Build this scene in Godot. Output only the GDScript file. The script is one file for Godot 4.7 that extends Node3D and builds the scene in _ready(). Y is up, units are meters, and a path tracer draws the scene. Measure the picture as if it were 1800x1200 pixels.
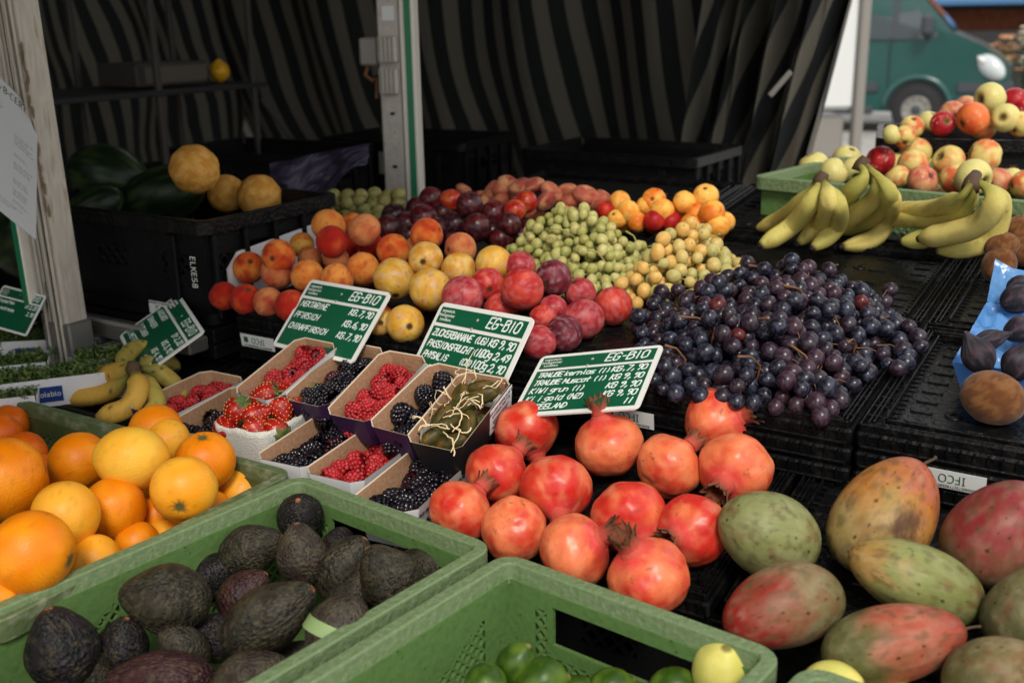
extends Node3D
# Fruit stall at a street market. y up, metres; the camera stands at x = z = 0.

const EB := Vector3(0.8434, 0, 0.5373)     # along the trays' long side
const EA := Vector3(0.5373, 0, -0.8434)    # up the display, away from the customer
const O2 := Vector3(0.463, 0, -1.3733)     # front corner between grape tray and kiwi tray
var nz := FastNoiseLite.new()
var rng := RandomNumberGenerator.new()
var M := {}
var used := {}

func at(a: float, b: float, y: float) -> Vector3:
	return O2 + EA * a + EB * b + Vector3(0, y, 0)

func floor1(a: float) -> float:
	return 0.865 + 0.17 * minf(a, 0.02)

func floor2(a: float) -> float:
	return 0.95 + 0.11 * a

func lc(r: float, g: float, b: float) -> Color:
	return Color(r / 255.0, g / 255.0, b / 255.0).srgb_to_linear()

func fn(p: Vector3, f: float, s: float) -> float:
	return nz.get_noise_3dv(p * f + Vector3(s * 17.3, s * 5.1, -s * 9.7))

func ss(a: float, b: float, x: float) -> float:
	return smoothstep(a, b, x)

func _ready():
	# ---- camera: 38 mm on 36 x 24, a little roll, focus on the berries and pomegranates
	var cam := Camera3D.new(); cam.name = "camera"; add_child(cam)
	var pit := deg_to_rad(16.7); var rol := deg_to_rad(1.0)
	var fw := Vector3(0, -sin(pit), -cos(pit)); var up := Vector3.RIGHT.cross(fw)
	cam.transform = Transform3D(Basis(Vector3.RIGHT * cos(rol) - up * sin(rol), Vector3.RIGHT * sin(rol) + up * cos(rol), -fw), Vector3(0, 1.5, 0))
	var att := CameraAttributesPhysical.new()
	att.frustum_focal_length = 38.0; att.frustum_focus_distance = 1.6; att.exposure_aperture = 4.4; att.frustum_near = 0.05; att.frustum_far = 300.0
	cam.attributes = att; cam.fov = 35.06; cam.near = 0.05; cam.far = 300.0; cam.current = true
	# ---- overcast sky and a very soft sun
	var we := WorldEnvironment.new(); we.name = "environment"; add_child(we)
	var env := Environment.new(); we.environment = env
	var sky := ProceduralSkyMaterial.new()
	sky.sky_top_color = Color(0.77, 0.78, 0.79); sky.sky_horizon_color = Color(0.81, 0.80, 0.78); sky.sky_curve = 0.2
	sky.ground_bottom_color = Color(0.30, 0.29, 0.28); sky.ground_horizon_color = Color(0.55, 0.55, 0.54); sky.sun_angle_max = 1.0
	env.background_mode = Environment.BG_SKY; env.sky = Sky.new(); env.sky.sky_material = sky
	env.tonemap_mode = Environment.TONE_MAPPER_LINEAR; env.tonemap_exposure = 2.15
	env.sdfgi_enabled = true; env.ssao_enabled = true; env.ssil_enabled = true
	var sun := DirectionalLight3D.new(); sun.name = "sun"; add_child(sun)
	sun.light_energy = 0.42; sun.light_angular_distance = 16.0; sun.light_color = Color(1.0, 0.97, 0.93); sun.shadow_enabled = true
	sun.look_at_from_position(Vector3(0.5, 5.0, 2.4), Vector3(0.1, 0.9, -1.5))
	make_materials()
	M.paper = paper_sheet(); M.red_ink = mat(lc(160, 30, 36), 0.5); M.band = mat(lc(128, 150, 96), 0.6); M.nect = mat(Color(1, 1, 1), 0.42, true); M.nect.metallic_specular = 0.3
	build_street()
	build_tent()
	build_stall()
	build_crates()
	build_fruit()
	build_berries()
	build_small()


# ------------------------------------------------------------------ mesh builder (faces are given counter-clockwise)
class MB:
	var v := PackedVector3Array()
	var i := PackedInt32Array()
	var c := PackedColorArray()
	var uv := PackedVector2Array()
	var col := Color(1, 1, 1)
	func vert(p: Vector3, q := Vector2.ZERO) -> int:
		v.append(p); c.append(col); uv.append(q)
		return v.size() - 1
	func tri(a: int, b: int, d: int):
		i.append(a); i.append(d); i.append(b)
	func quad(a: Vector3, b: Vector3, d: Vector3, e: Vector3, u0 := Vector2(0, 0), u1 := Vector2(1, 1)):
		var k := vert(a, Vector2(u0.x, u1.y))
		vert(b, u1); vert(d, Vector2(u1.x, u0.y)); vert(e, u0)
		tri(k, k + 1, k + 2); tri(k, k + 2, k + 3)
	func box(o: Vector3, s: Vector3, bs := Basis()):
		var h := s * 0.5
		for ax in 3:
			for sg in [-1.0, 1.0]:
				var n := Vector3.ZERO; n[ax] = sg
				var u := Vector3.ZERO; u[(ax + 1) % 3] = 1.0
				var w := n.cross(u)
				var p := n * h; var U := u * h; var W := w * h
				quad(o + bs * (p - U - W), o + bs * (p + U - W), o + bs * (p + U + W), o + bs * (p - U + W))
	func bbox(o: Vector3, s: Vector3, e: float, bs := Basis()):
		# box with chamfered edges
		var h := s * 0.5
		e = minf(e, minf(h.x, minf(h.y, h.z)) * 0.9)
		var id := func(ax: int, sg: Vector3) -> Vector3:
			var q := Vector3(sg.x * (h.x - e), sg.y * (h.y - e), sg.z * (h.z - e))
			q[ax] = sg[ax] * h[ax]
			return o + bs * q
		for ax in 3:
			var b := (ax + 1) % 3; var d := (ax + 2) % 3
			for sg in [-1.0, 1.0]:
				var cs := [[-1, -1], [1, -1], [1, 1], [-1, 1]]
				if sg < 0: cs.reverse()
				var q := []
				for k in cs:
					var g := Vector3.ZERO; g[ax] = sg; g[b] = k[0]; g[d] = k[1]
					q.append(id.call(ax, g))
				quad(q[0], q[1], q[2], q[3])
			for s1 in [-1.0, 1.0]:
				for s2 in [-1.0, 1.0]:
					var q := []
					for k in [[b, -1.0], [b, 1.0], [d, 1.0], [d, -1.0]]:
						var g := Vector3.ZERO; g[b] = s1; g[d] = s2; g[ax] = k[1]
						q.append(id.call(k[0], g))
					if s1 * s2 > 0: q.reverse()
					quad(q[0], q[1], q[2], q[3])
		for sx in [-1.0, 1.0]:
			for sy in [-1.0, 1.0]:
				for sz in [-1.0, 1.0]:
					var g := Vector3(sx, sy, sz)
					var k := vert(id.call(0, g)); vert(id.call(1, g)); vert(id.call(2, g))
					if sx * sy * sz > 0: tri(k, k + 1, k + 2)
					else: tri(k, k + 2, k + 1)
	func tube(pts: Array, rad: Array, n := 8, flat := 1.0, cols := []):
		# swept tube with parallel-transported frame and closed ends
		var nrm := Vector3.ZERO
		var first := -1
		for k in pts.size():
			var t: Vector3 = (pts[mini(k + 1, pts.size() - 1)] - pts[maxi(k - 1, 0)]).normalized()
			if k == 0:
				nrm = (Vector3.UP if absf(t.y) < 0.9 else Vector3.RIGHT)
			nrm = (nrm - t * nrm.dot(t)).normalized()
			var bi := t.cross(nrm)
			if cols.size(): col = cols[k]
			for j in n:
				var an := TAU * j / n
				var q := vert(pts[k] + (nrm * cos(an) * flat + bi * sin(an)) * rad[k], Vector2(float(j) / n, float(k) / pts.size()))
				if first < 0: first = q
		for k in pts.size() - 1:
			for j in n:
				var a := first + k * n + j; var b := first + k * n + (j + 1) % n
				tri(a, b, a + n); tri(b, b + n, a + n)
		if cols.size(): col = cols[0]
		var s := vert(pts[0])
		if cols.size(): col = cols[-1]
		var e := vert(pts[-1])
		var l := first + (pts.size() - 1) * n
		for j in n:
			tri(s, first + (j + 1) % n, first + j)
			tri(e, l + j, l + (j + 1) % n)
	func lathe(prof: Array, n := 24, o := Vector3.ZERO, bs := Basis()):
		# prof: Vector2(radius, y) from the top down
		var f := v.size()
		for p in prof:
			for j in n:
				var an := TAU * j / n
				vert(o + bs * Vector3(cos(an) * p.x, p.y, sin(an) * p.x))
		for k in prof.size() - 1:
			for j in n:
				var a := f + k * n + j; var b := f + k * n + (j + 1) % n
				tri(a, b, a + n); tri(b, b + n, a + n)
	func commit() -> ArrayMesh:
		var nn := PackedVector3Array(); nn.resize(v.size())
		for k in range(0, i.size(), 3):
			var a := v[i[k]]
			var f := (v[i[k + 2]] - a).cross(v[i[k + 1]] - a)
			nn[i[k]] += f; nn[i[k + 1]] += f; nn[i[k + 2]] += f
		for k in nn.size(): nn[k] = nn[k].normalized() if nn[k].length_squared() > 0 else Vector3.UP
		var ar := []; ar.resize(Mesh.ARRAY_MAX)
		ar[Mesh.ARRAY_VERTEX] = v; ar[Mesh.ARRAY_NORMAL] = nn; ar[Mesh.ARRAY_COLOR] = c; ar[Mesh.ARRAY_TEX_UV] = uv; ar[Mesh.ARRAY_INDEX] = i
		var m := ArrayMesh.new(); m.add_surface_from_arrays(Mesh.PRIMITIVE_TRIANGLES, ar)
		return m

func blob(nu: int, nv: int, shape: Callable, color: Callable) -> ArrayMesh:
	# closed lat-long surface: shape(theta, phi) gives the point, color(unit direction) its skin
	var b := MB.new()
	for j in nv + 1:
		var th := PI * j / nv
		var one := j == 0 or j == nv
		for k in (1 if one else nu):
			var ph := TAU * k / nu
			b.col = color.call(Vector3(sin(th) * cos(ph), cos(th), sin(th) * sin(ph)))
			b.vert(shape.call(th, ph), Vector2(float(k) / nu, float(j) / nv))
	var base := func(j: int, k: int) -> int:
		if j == 0: return 0
		if j == nv: return 1 + (nv - 1) * nu
		return 1 + (j - 1) * nu + k % nu
	for j in nv:
		for k in nu:
			var p: int = base.call(j, k); var q: int = base.call(j, k + 1)
			var r: int = base.call(j + 1, k); var s: int = base.call(j + 1, k + 1)
			if j > 0: b.tri(p, q, r)
			if j < nv - 1: b.tri(q, s, r)
	return b.commit()

# ------------------------------------------------------------------ materials
func ntex(freq: float, bump: float, seed_: int, size := 256, type := FastNoiseLite.TYPE_SIMPLEX_SMOOTH, oct := 3) -> ImageTexture:
	var n := FastNoiseLite.new(); n.seed = seed_; n.noise_type = type; n.frequency = freq; n.fractal_octaves = oct
	var im := n.get_seamless_image(size, size)
	im.convert(Image.FORMAT_RGBA8)
	im.bump_map_to_normal_map(bump)
	return ImageTexture.create_from_image(im)

func ctex(freq: float, seed_: int, ramp: Array, size := 256, oct := 4) -> ImageTexture:
	# noise through a ramp of [position, sRGB colour]
	var n := FastNoiseLite.new(); n.seed = seed_; n.noise_type = FastNoiseLite.TYPE_SIMPLEX_SMOOTH; n.frequency = freq; n.fractal_octaves = oct
	var src := n.get_seamless_image(size, size)
	var im := Image.create(size, size, false, Image.FORMAT_RGB8)
	for y in size:
		for x in size:
			var t := src.get_pixel(x, y).r
			var k := 0
			while k < ramp.size() - 2 and t > ramp[k + 1][0]: k += 1
			im.set_pixel(x, y, ramp[k][1].lerp(ramp[k + 1][1], clampf((t - ramp[k][0]) / (ramp[k + 1][0] - ramp[k][0]), 0, 1)))
	return ImageTexture.create_from_image(im)

func mat(col := Color(1, 1, 1), rough := 0.5, vc := false, nt: Texture2D = null, ns := 1.0, tri := 10.0, spec := 0.5) -> StandardMaterial3D:
	var m := StandardMaterial3D.new()
	m.albedo_color = col if vc else col.linear_to_srgb()
	m.roughness = rough; m.metallic_specular = spec
	m.vertex_color_use_as_albedo = vc
	if nt:
		m.normal_enabled = true; m.normal_texture = nt; m.normal_scale = ns
		m.uv1_triplanar = true; m.uv1_scale = Vector3.ONE * tri
	return m

func skin(m: StandardMaterial3D, t: Texture2D) -> StandardMaterial3D:
	m.albedo_texture = t
	return m

# ------------------------------------------------------------------ scene tree helpers
func numbered(called: String) -> String:
	if not used.has(called):
		used[called] = 0
		return called
	used[called] += 1
	return "%s_%03d" % [called, used[called]]

func tag(o: Node3D, label: String, category: String, group := "") -> Node3D:
	o.set_meta("label", label); o.set_meta("category", category)
	if group != "": o.set_meta("group", group)
	return o

func thing(called: String, label: String, category: String, group := "", tf := Transform3D()) -> Node3D:
	var o := Node3D.new(); o.name = numbered(called); add_child(o); o.transform = tf
	return tag(o, label, category, group)

func solo(called: String, mesh: Mesh, m: Material, tf: Transform3D, label: String, category: String, group := "") -> MeshInstance3D:
	var o := MeshInstance3D.new(); o.name = numbered(called); o.mesh = mesh; o.material_override = m; o.transform = tf
	add_child(o); tag(o, label, category, group)
	return o

func part(parent: Node3D, called: String, mesh: Mesh, m: Material, tf := Transform3D()) -> MeshInstance3D:
	var o := MeshInstance3D.new(); o.name = called; o.mesh = mesh; o.material_override = m; o.transform = tf
	parent.add_child(o, true)
	return o

func struct(called: String, mesh: Mesh, m: Material, tf := Transform3D()) -> MeshInstance3D:
	var o := MeshInstance3D.new(); o.name = numbered(called); o.mesh = mesh; o.material_override = m; o.transform = tf
	o.set_meta("kind", "structure"); add_child(o)
	return o

func boxm(s: Vector3, e := 0.0) -> ArrayMesh:
	var b := MB.new()
	if e > 0: b.bbox(Vector3.ZERO, s, e)
	else: b.box(Vector3.ZERO, s)
	return b.commit()

func text(parent: Node3D, called: String, s: String, h: float, m: Material, tf: Transform3D, font := "Droid Sans", depth := 0.0004) -> MeshInstance3D:
	var t := TextMesh.new(); t.text = s
	var f := SystemFont.new(); f.font_names = PackedStringArray([font])
	t.font = f; t.font_size = 32; t.pixel_size = h / 32.0; t.depth = depth; t.curve_step = 2.0
	var o := MeshInstance3D.new(); o.name = called; o.mesh = t; o.material_override = m; o.transform = tf
	parent.add_child(o, true)
	return o

func dirb(d: Vector3, spin := 0.0) -> Basis:
	var y := d.normalized()
	var x := Vector3.RIGHT if absf(y.x) < 0.9 else Vector3.FORWARD
	x = (x - y * x.dot(y)).normalized()
	return Basis(x, y, x.cross(y)) * Basis(Vector3.UP, spin)

func pose(x: float, y: float, z: float, yaw: float, tilt: float, roll: float) -> Transform3D:
	return Transform3D(Basis(Vector3.UP, yaw) * Basis(Vector3.RIGHT, tilt) * Basis(Vector3.BACK, roll), Vector3(x, y, z))

func traytf(a: float, b: float, y: float, slope: float) -> Transform3D:
	# x along the tray row, -z up the slope
	var z := -(EA + Vector3(0, slope, 0)).normalized()
	return Transform3D(Basis(EB, z.cross(EB), z), at(a, b, y))
const D := {
	"peach": [[-0.5671,0.9829,-2.0703,0.0292,0.0623,0.7088,-0.7027,1],[-0.5149,0.9844,-2.034,0.0309,0.3286,0.8632,0.3833,1],[-0.4671,0.9837,-2.0115,0.0295,0.8694,-0.4926,0.0375,2],[-0.4144,0.9857,-1.9706,0.0321,-0.659,-0.7322,-0.1718,1],[-0.5251,1.0283,-2.1198,0.0325,0.3185,0.603,0.7314,0],[-0.4577,1.0285,-2.0686,0.0334,0.7765,0.2998,-0.5543,2],[-0.3929,1.0282,-2.0356,0.0324,0.245,-0.7468,-0.6182,3],[-0.33,1.0284,-1.9974,0.0323,0.5538,-0.0945,-0.8273,3],[-0.2845,1.04,-2.0346,0.0329,0.2486,-0.2333,-0.9401,3],[-0.24,0.9839,-1.8774,0.0287,-0.8272,-0.5615,-0.021,0],[-0.4513,1.0629,-2.0612,0.0332,-0.2262,0.0379,0.9733,0],[-0.4012,1.0433,-2.121,0.025,-0.6876,-0.6938,-0.2141,2],[-0.4229,1.0656,-2.1556,0.0254,0.5653,-0.3644,0.7401,4],[-0.3467,1.0467,-2.101,0.0271,-0.7846,-0.6192,-0.0326,2],[-0.368,1.1001,-2.1653,0.0357,-0.7483,-0.5359,0.391,3],[-0.3492,1.085,-2.082,0.0323,0.9251,0.1455,-0.3508,1],[-0.3366,1.0829,-2.2736,0.0266,0.9448,0.283,-0.1652,0],[-0.2851,1.1051,-2.0948,0.0324,0.7982,-0.5925,0.1083,2],[-0.2848,1.0651,-2.1574,0.0265,0.754,-0.0129,-0.6567,1],[-0.2291,1.0675,-2.0744,0.0333,0.3996,-0.6162,-0.6786,0],[-0.335,1.0552,-2.1983,0.0259,-0.5857,0.747,-0.3145,1],[-0.1829,1.0602,-2.1052,0.0304,0.9286,0.306,-0.2099,2],[-0.1627,1.0968,-2.0796,0.0333,0.911,0.3714,0.1794,0],[-0.0971,1.0722,-2.0566,0.0319,-0.8378,0.0431,0.5442,2],[-0.2324,1.0324,-2.0791,0.028,0.2624,0.536,0.8024,1],[-0.267,1.0207,-2.0825,0.0281,0.1629,0.7831,-0.6002,1],[-0.3958,0.9921,-2.1294,0.0238,-0.0903,-0.9471,0.3078,1],[-0.4175,0.9943,-2.164,0.0241,0.0912,0.1573,-0.9833,4],[-0.3413,0.9954,-2.1095,0.0257,-0.1059,-0.2253,-0.9685,2],[-0.3626,1.0083,-2.1738,0.0339,-0.8245,0.3704,0.4279,1],[-0.3313,1.0115,-2.2821,0.0253,-0.1117,0.1993,0.9736,2],[-0.2795,1.0037,-2.1659,0.0252,0.129,0.9915,-0.0175,3],[-0.1775,1.0086,-2.1136,0.0289,0.9897,-0.114,0.0867,0],[-0.0917,1.0106,-2.065,0.0303,0.2434,-0.0784,-0.9668,1]],
	"yellow_plum": [[-0.2166,1.0381,-1.9573,0.0391,0.0998,-0.6627,0.7422,0],[-0.1582,1.0716,-1.9718,0.0328,-0.0856,0.0509,0.995,1],[-0.1455,1.0345,-1.8875,0.0378,0.9731,0.2296,0.0178,0],[-0.0967,1.0536,-1.9557,0.0327,0.8725,0.2382,-0.4266,1],[-0.0309,1.0671,-1.9431,0.0334,0.9794,0.1974,0.0426,0],[-0.1872,0.9876,-1.827,0.0339,0.3202,0.1101,0.941,0],[-0.2357,0.9808,-1.8653,0.0265,0.1693,0.2092,0.9631,1],[-0.1529,1,-1.9802,0.0312,-0.4855,0.8727,-0.0518,0],[-0.0913,1.002,-1.9642,0.031,-0.6656,0.0239,0.7459,0],[-0.0256,1.0054,-1.9515,0.0318,0.8034,-0.3082,0.5095,1]],
	"red_plum": [[0.0192,1.0513,-1.808,0.0372,0.3246,-0.7523,-0.5734,1],[0.0755,1.0556,-1.8662,0.0328,-0.4856,-0.1003,0.8684,2],[-0.0419,1.0431,-1.8793,0.031,0.1488,-0.0419,0.988,1],[-0.0854,1.0325,-1.8374,0.0369,-0.8369,-0.2686,-0.4769,0],[0.018,1.0635,-1.9313,0.0281,0.2723,-0.2005,0.9411,0],[0.1233,1.0252,-1.8722,0.0289,-0.4339,0.8367,0.3342,0],[0.1791,1.0103,-1.8373,0.034,-0.6599,-0.7503,-0.0388,1],[0.1233,1.0029,-1.7817,0.035,-0.9994,0.0069,0.0346,0],[0.0718,1.0135,-1.8054,0.0266,0.3684,-0.1955,0.9089,0],[0.0876,0.9925,-1.7326,0.0314,-0.1952,0.3603,-0.9122,2],[0.0441,0.9852,-1.7066,0.0291,0.672,-0.6481,0.3584,0],[-0.0191,1.0052,-1.8427,0.0301,-0.4594,-0.4206,-0.7823,1],[0.054,1.0072,-1.7741,0.0242,0.6375,-0.5157,-0.5724,1],[0.0234,1.0021,-1.9398,0.0267,0.6366,0.7606,0.1273,2]],
	"dark_plum": [[-0.2632,1.0652,-2.3146,0.0308,-0.5446,0.1628,0.8227,0],[-0.2583,1.0802,-2.3837,0.0291,-0.0738,0.0546,-0.9958,1],[-0.1871,1.0824,-2.3291,0.0322,-0.2033,0.1476,0.9679,2],[-0.1619,1.0607,-2.3094,0.0308,-0.2232,-0.6487,0.7276,1],[-0.1742,1.115,-2.3952,0.0278,-0.6617,0.3863,-0.6426,2],[-0.2036,1.0938,-2.3878,0.0291,0.3214,0.882,-0.3446,0],[-0.1293,1.1138,-2.3822,0.0252,0.6974,-0.3295,0.6365,3],[-0.1491,1.0851,-2.3811,0.0278,0.8232,-0.3928,0.41,0],[-0.0867,1.1142,-2.3145,0.0294,-0.2349,-0.8427,0.4845,0],[-0.1188,1.0713,-2.315,0.0283,-0.9865,0.1613,-0.0268,1],[-0.0707,1.073,-2.2688,0.0314,0.475,0.8477,0.2362,0],[-0.0349,1.0894,-2.3453,0.0286,0.2392,0.2191,-0.9459,2],[0.0111,1.097,-2.3326,0.0247,-0.8521,-0.1422,-0.5036,3],[-0.0017,1.0742,-2.2883,0.0268,0.5733,0.1067,0.8124,0],[-0.216,1.053,-2.2898,0.0281,0.0185,-0.0213,0.9996,1],[-0.039,1.0544,-2.3111,0.0271,0.3093,-0.9147,-0.2601,1],[-0.2257,1.0687,-2.339,0.0299,0.1546,-0.7478,0.6457,0],[0.0371,1.105,-2.395,0.0253,-0.315,-0.8841,0.3452,3],[-0.1195,1.0409,-2.3107,0.0284,-0.2358,0.1906,-0.9529,0],[-0.0206,1.0434,-2.2898,0.0269,-0.8433,-0.2881,0.4537,2],[-0.2529,1.0287,-2.3921,0.0276,-0.7331,-0.5732,-0.366,1],[-0.1688,1.0336,-2.4036,0.0265,-0.3049,0.3086,0.901,2],[-0.1239,1.0325,-2.3906,0.0239,-0.1631,-0.1548,-0.9744,0],[-0.0296,1.0379,-2.3538,0.0272,0.8134,-0.2791,0.5104,0],[0.0165,1.0358,-2.341,0.0235,-0.0278,0.0845,0.996,0],[0.0425,1.0437,-2.4034,0.0241,0.1672,0.3112,-0.9355,0]],
	"greengage": [[-0.4208,1.0978,-2.5816,0.017,0.7556,-0.6238,0.1997,0],[-0.3872,1.0954,-2.5804,0.0183,-0.4921,-0.6654,0.5614,0],[-0.3522,1.1002,-2.5527,0.0175,0.5169,0.1123,0.8486,1],[-0.3215,1.1014,-2.5672,0.0181,-0.2982,0.621,-0.7249,0],[-0.288,1.0988,-2.5392,0.0173,-0.3586,-0.9181,-0.1688,0],[-0.2588,1.107,-2.5232,0.017,-0.9833,0.0827,0.1619,1],[-0.452,1.083,-2.5785,0.0179,0.7532,-0.6473,-0.1168,1],[-0.423,1.0864,-2.5811,0.0162,0.7626,-0.5398,0.3565,1],[-0.3832,1.0885,-2.5241,0.0163,0.4606,-0.7068,-0.5369,0],[-0.3543,1.0909,-2.5364,0.0156,-0.9053,-0.4237,-0.0297,0],[-0.3192,1.0848,-2.5198,0.0169,-0.0744,0.8706,0.4863,0],[-0.2922,1.0923,-2.5147,0.0159,-0.5392,0.0438,-0.8411,1],[-0.2603,1.0859,-2.5164,0.0157,0.7194,-0.0619,0.6918,0],[-0.4598,1.0738,-2.5439,0.0176,0.246,0.8848,-0.3957,0],[-0.4254,1.0697,-2.5146,0.016,0.667,-0.5479,0.505,0],[-0.4046,1.0718,-2.5547,0.0156,0.1931,-0.9433,0.27,0],[-0.3757,1.0742,-2.5395,0.0181,0.4709,0.8133,0.3417,1],[-0.3366,1.0752,-2.4894,0.0171,-0.4391,0.884,-0.1606,0],[-0.3027,1.0749,-2.4773,0.017,-0.8898,-0.4001,0.2196,1],[-0.2724,1.0757,-2.4789,0.0166,-0.3288,0.5396,-0.7751,0],[-0.4564,1.0548,-2.5318,0.0156,-0.1906,-0.9436,0.2707,0],[-0.4193,1.0614,-2.5051,0.0163,-0.9207,0.1061,0.3754,0],[-0.3871,1.0601,-2.5046,0.0163,-0.2474,0.4899,0.8359,0],[-0.3549,1.0626,-2.4551,0.015,-0.0481,-0.6572,0.7522,1],[-0.331,1.0664,-2.474,0.0173,0.133,0.2487,0.9594,0],[-0.3027,1.0644,-2.4591,0.0163,-0.2348,-0.391,-0.8899,0],[-0.2741,1.065,-2.4367,0.0175,0.9183,0.3469,-0.1908,0],[-0.4351,1.0433,-2.5028,0.0176,-0.9498,0.1728,-0.2608,1],[-0.4052,1.0455,-2.5039,0.017,0.1248,0.3806,-0.9163,0],[-0.3751,1.0425,-2.4859,0.0176,0.1736,-0.9529,-0.2486,0],[-0.3481,1.0443,-2.4743,0.0158,-0.0395,-0.9992,0.0078,1],[-0.3187,1.0457,-2.4825,0.0175,-0.3669,0.5329,0.7625,0]],
	"flat_peach": [[-0.109,1.1081,-2.5738,0.0205,0.4685,0.8626,-0.1908,0],[-0.0932,1.097,-2.539,0.0217,0.3799,0.9195,0.101,1],[-0.0138,1.1115,-2.5229,0.0331,-0.0859,0.8946,-0.4385,0],[-0.0028,1.1294,-2.5177,0.0258,0.2792,0.8996,0.3357,1],[0.0233,1.1256,-2.4869,0.0283,-0.4137,0.9054,0.0959,1],[0.0559,1.1302,-2.4784,0.0268,-0.2466,0.9653,0.0863,1],[0.0965,1.1178,-2.4527,0.0294,0.647,0.7526,0.1224,0],[0.1336,1.1174,-2.4681,0.0253,-0.0514,0.887,-0.4589,0],[0.1725,1.1126,-2.4283,0.0319,0.2898,0.9225,0.2551,0],[0.0828,1.1016,-2.4343,0.0306,-0.6794,0.686,-0.2606,1],[-0.0406,1.1103,-2.5338,0.0274,-0.798,0.5955,0.0924,0],[0.1415,1.0985,-2.4466,0.028,-0.297,0.9535,-0.0509,0],[0.2002,1.0966,-2.4208,0.0249,-0.4203,0.8281,-0.3709,0],[-0.0209,1.087,-2.5102,0.0301,-0.5083,0.7797,-0.3655,0],[0.2128,1.106,-2.449,0.021,0.4675,0.8814,0.0677,0],[0.032,1.0963,-2.4879,0.0284,0.0818,0.9648,-0.2501,0],[0.1341,1.0752,-2.4315,0.0265,0.2921,0.953,0.0803,1],[-0.0676,1.0917,-2.5275,0.026,-0.1044,0.882,0.4596,1],[-0.1036,1.0471,-2.5822,0.0195,-0.2277,0.8157,0.5319,0],[-0.0879,1.0459,-2.5475,0.0206,-0.0947,0.6569,-0.748,1],[0.0612,1.0539,-2.4869,0.0254,-0.0207,0.9113,0.4111,0],[0.1019,1.0564,-2.4611,0.0279,-0.4143,0.9025,-0.1178,0],[-0.0352,1.054,-2.5422,0.026,-0.6842,0.7289,0.0245,0],[0.2056,1.0553,-2.4292,0.0237,0.4143,0.8297,-0.3742,0]],
	"nectarine": [[0.244,1.1049,-2.3731,0.0251,-0.9404,-0.1766,0.2906,0],[0.2576,1.0919,-2.3231,0.0259,0.5697,0.7171,-0.4014,0],[0.2329,1.0765,-2.3208,0.0222,-0.4883,0.7034,0.5166,0],[0.3171,1.1101,-2.3569,0.0274,-0.2979,0.2938,0.9083,1],[0.3294,1.0957,-2.3077,0.0269,0.2941,-0.8906,0.3468,0],[0.2987,1.0978,-2.3572,0.0212,0.2,-0.4306,-0.8801,0],[0.3799,1.11,-2.3204,0.027,0.471,0.8821,-0.006,0],[0.4231,1.1234,-2.3169,0.0282,-0.1923,0.8179,0.5423,0],[0.4254,1.0979,-2.2507,0.0287,0.9216,-0.2623,-0.286,1],[0.4351,1.0731,-2.2333,0.025,-0.063,-0.9874,-0.1455,0],[0.4005,1.0909,-2.2927,0.0244,0.4813,0.8566,-0.1862,1],[0.3099,1.076,-2.2959,0.0244,-0.5211,0.7892,0.325,2],[0.3471,1.0723,-2.299,0.0232,0.8506,-0.1964,0.4877,2],[0.2118,1.0883,-2.3629,0.0213,-0.1753,-0.9809,-0.0844,2],[0.2759,1.07,-2.3181,0.0234,0.4931,0.545,-0.6781,1],[0.4286,1.0574,-2.2406,0.0239,-0.9889,-0.1195,-0.0889,1],[0.4582,1.075,-2.2734,0.0218,0.5763,0.1602,-0.8014,0],[0.3841,1.072,-2.2635,0.0241,-0.4658,-0.7385,-0.4875,1],[0.3648,1.0873,-2.3384,0.0236,0.184,0.2622,-0.9473,1],[0.2494,1.0537,-2.3815,0.0239,0.2666,-0.9211,0.2837,0],[0.3225,1.0587,-2.3654,0.0261,-0.7271,-0.4033,0.5557,1],[0.4285,1.0619,-2.3253,0.0268,0.9697,0.229,-0.0848,0]],
	"pomegranate": [[0.0193,0.8979,-1.5382,0.0498,0.3327,-0.7699,0.5446,0],[0.1384,0.8992,-1.4657,0.0506,-0.2313,0.9684,-0.0932,1],[0.3035,0.9207,-1.4964,0.0526,0.6766,0.4472,0.585,2],[0.2161,0.8932,-1.3991,0.047,0.6979,0.3374,-0.6317,1],[0.3034,0.901,-1.3673,0.0515,-0.5368,-0.1359,0.8327,1],[-0.0252,0.8748,-1.4218,0.0475,0.6448,0.5525,-0.5281,0],[0.0566,0.8774,-1.3642,0.0508,0.0648,-0.4581,0.8865,0],[-0.0753,0.856,-1.3427,0.0445,0.6482,0.5344,-0.5424,2],[-0.0021,0.8543,-1.292,0.0434,0.2008,-0.5968,-0.7769,1],[0.1482,0.8732,-1.2844,0.0497,0.3627,-0.3739,0.8536,0],[0.0741,0.8557,-1.2265,0.0472,0.7768,0.5686,0.2707,1],[0.2258,0.8714,-1.246,0.0463,-0.6828,0.1387,0.7173,0],[0.1582,0.8561,-1.1549,0.0503,-0.4724,0.8768,0.0893,2]],
	"mango": [[0.3092,0.8836,-1.209,0.0689,0.0562,-0.6905,0.5826,0.4287,0],[0.4569,0.9021,-1.2223,0.0834,0.0594,0.7295,0.5733,-0.373,1],[0.4592,0.8724,-1.1084,0.083,0.0458,-0.9053,0.4241,-0.022,2],[0.3015,0.8543,-1.0795,0.0738,0.0462,-0.968,-0.0789,0.2383,3],[0.4029,0.8514,-1.0115,0.0772,0.0438,0.9796,0.1923,-0.0577,4],[0.5738,0.9024,-1.1662,0.0712,0.057,0.5665,0.8129,0.1353,5],[0.5537,0.8667,-1.0489,0.05,0.04,0.5484,0.8362,0.0042,6],[0.4888,0.8475,-0.9524,0.055,0.0405,0.9023,0.4163,0.112,7]],
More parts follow.
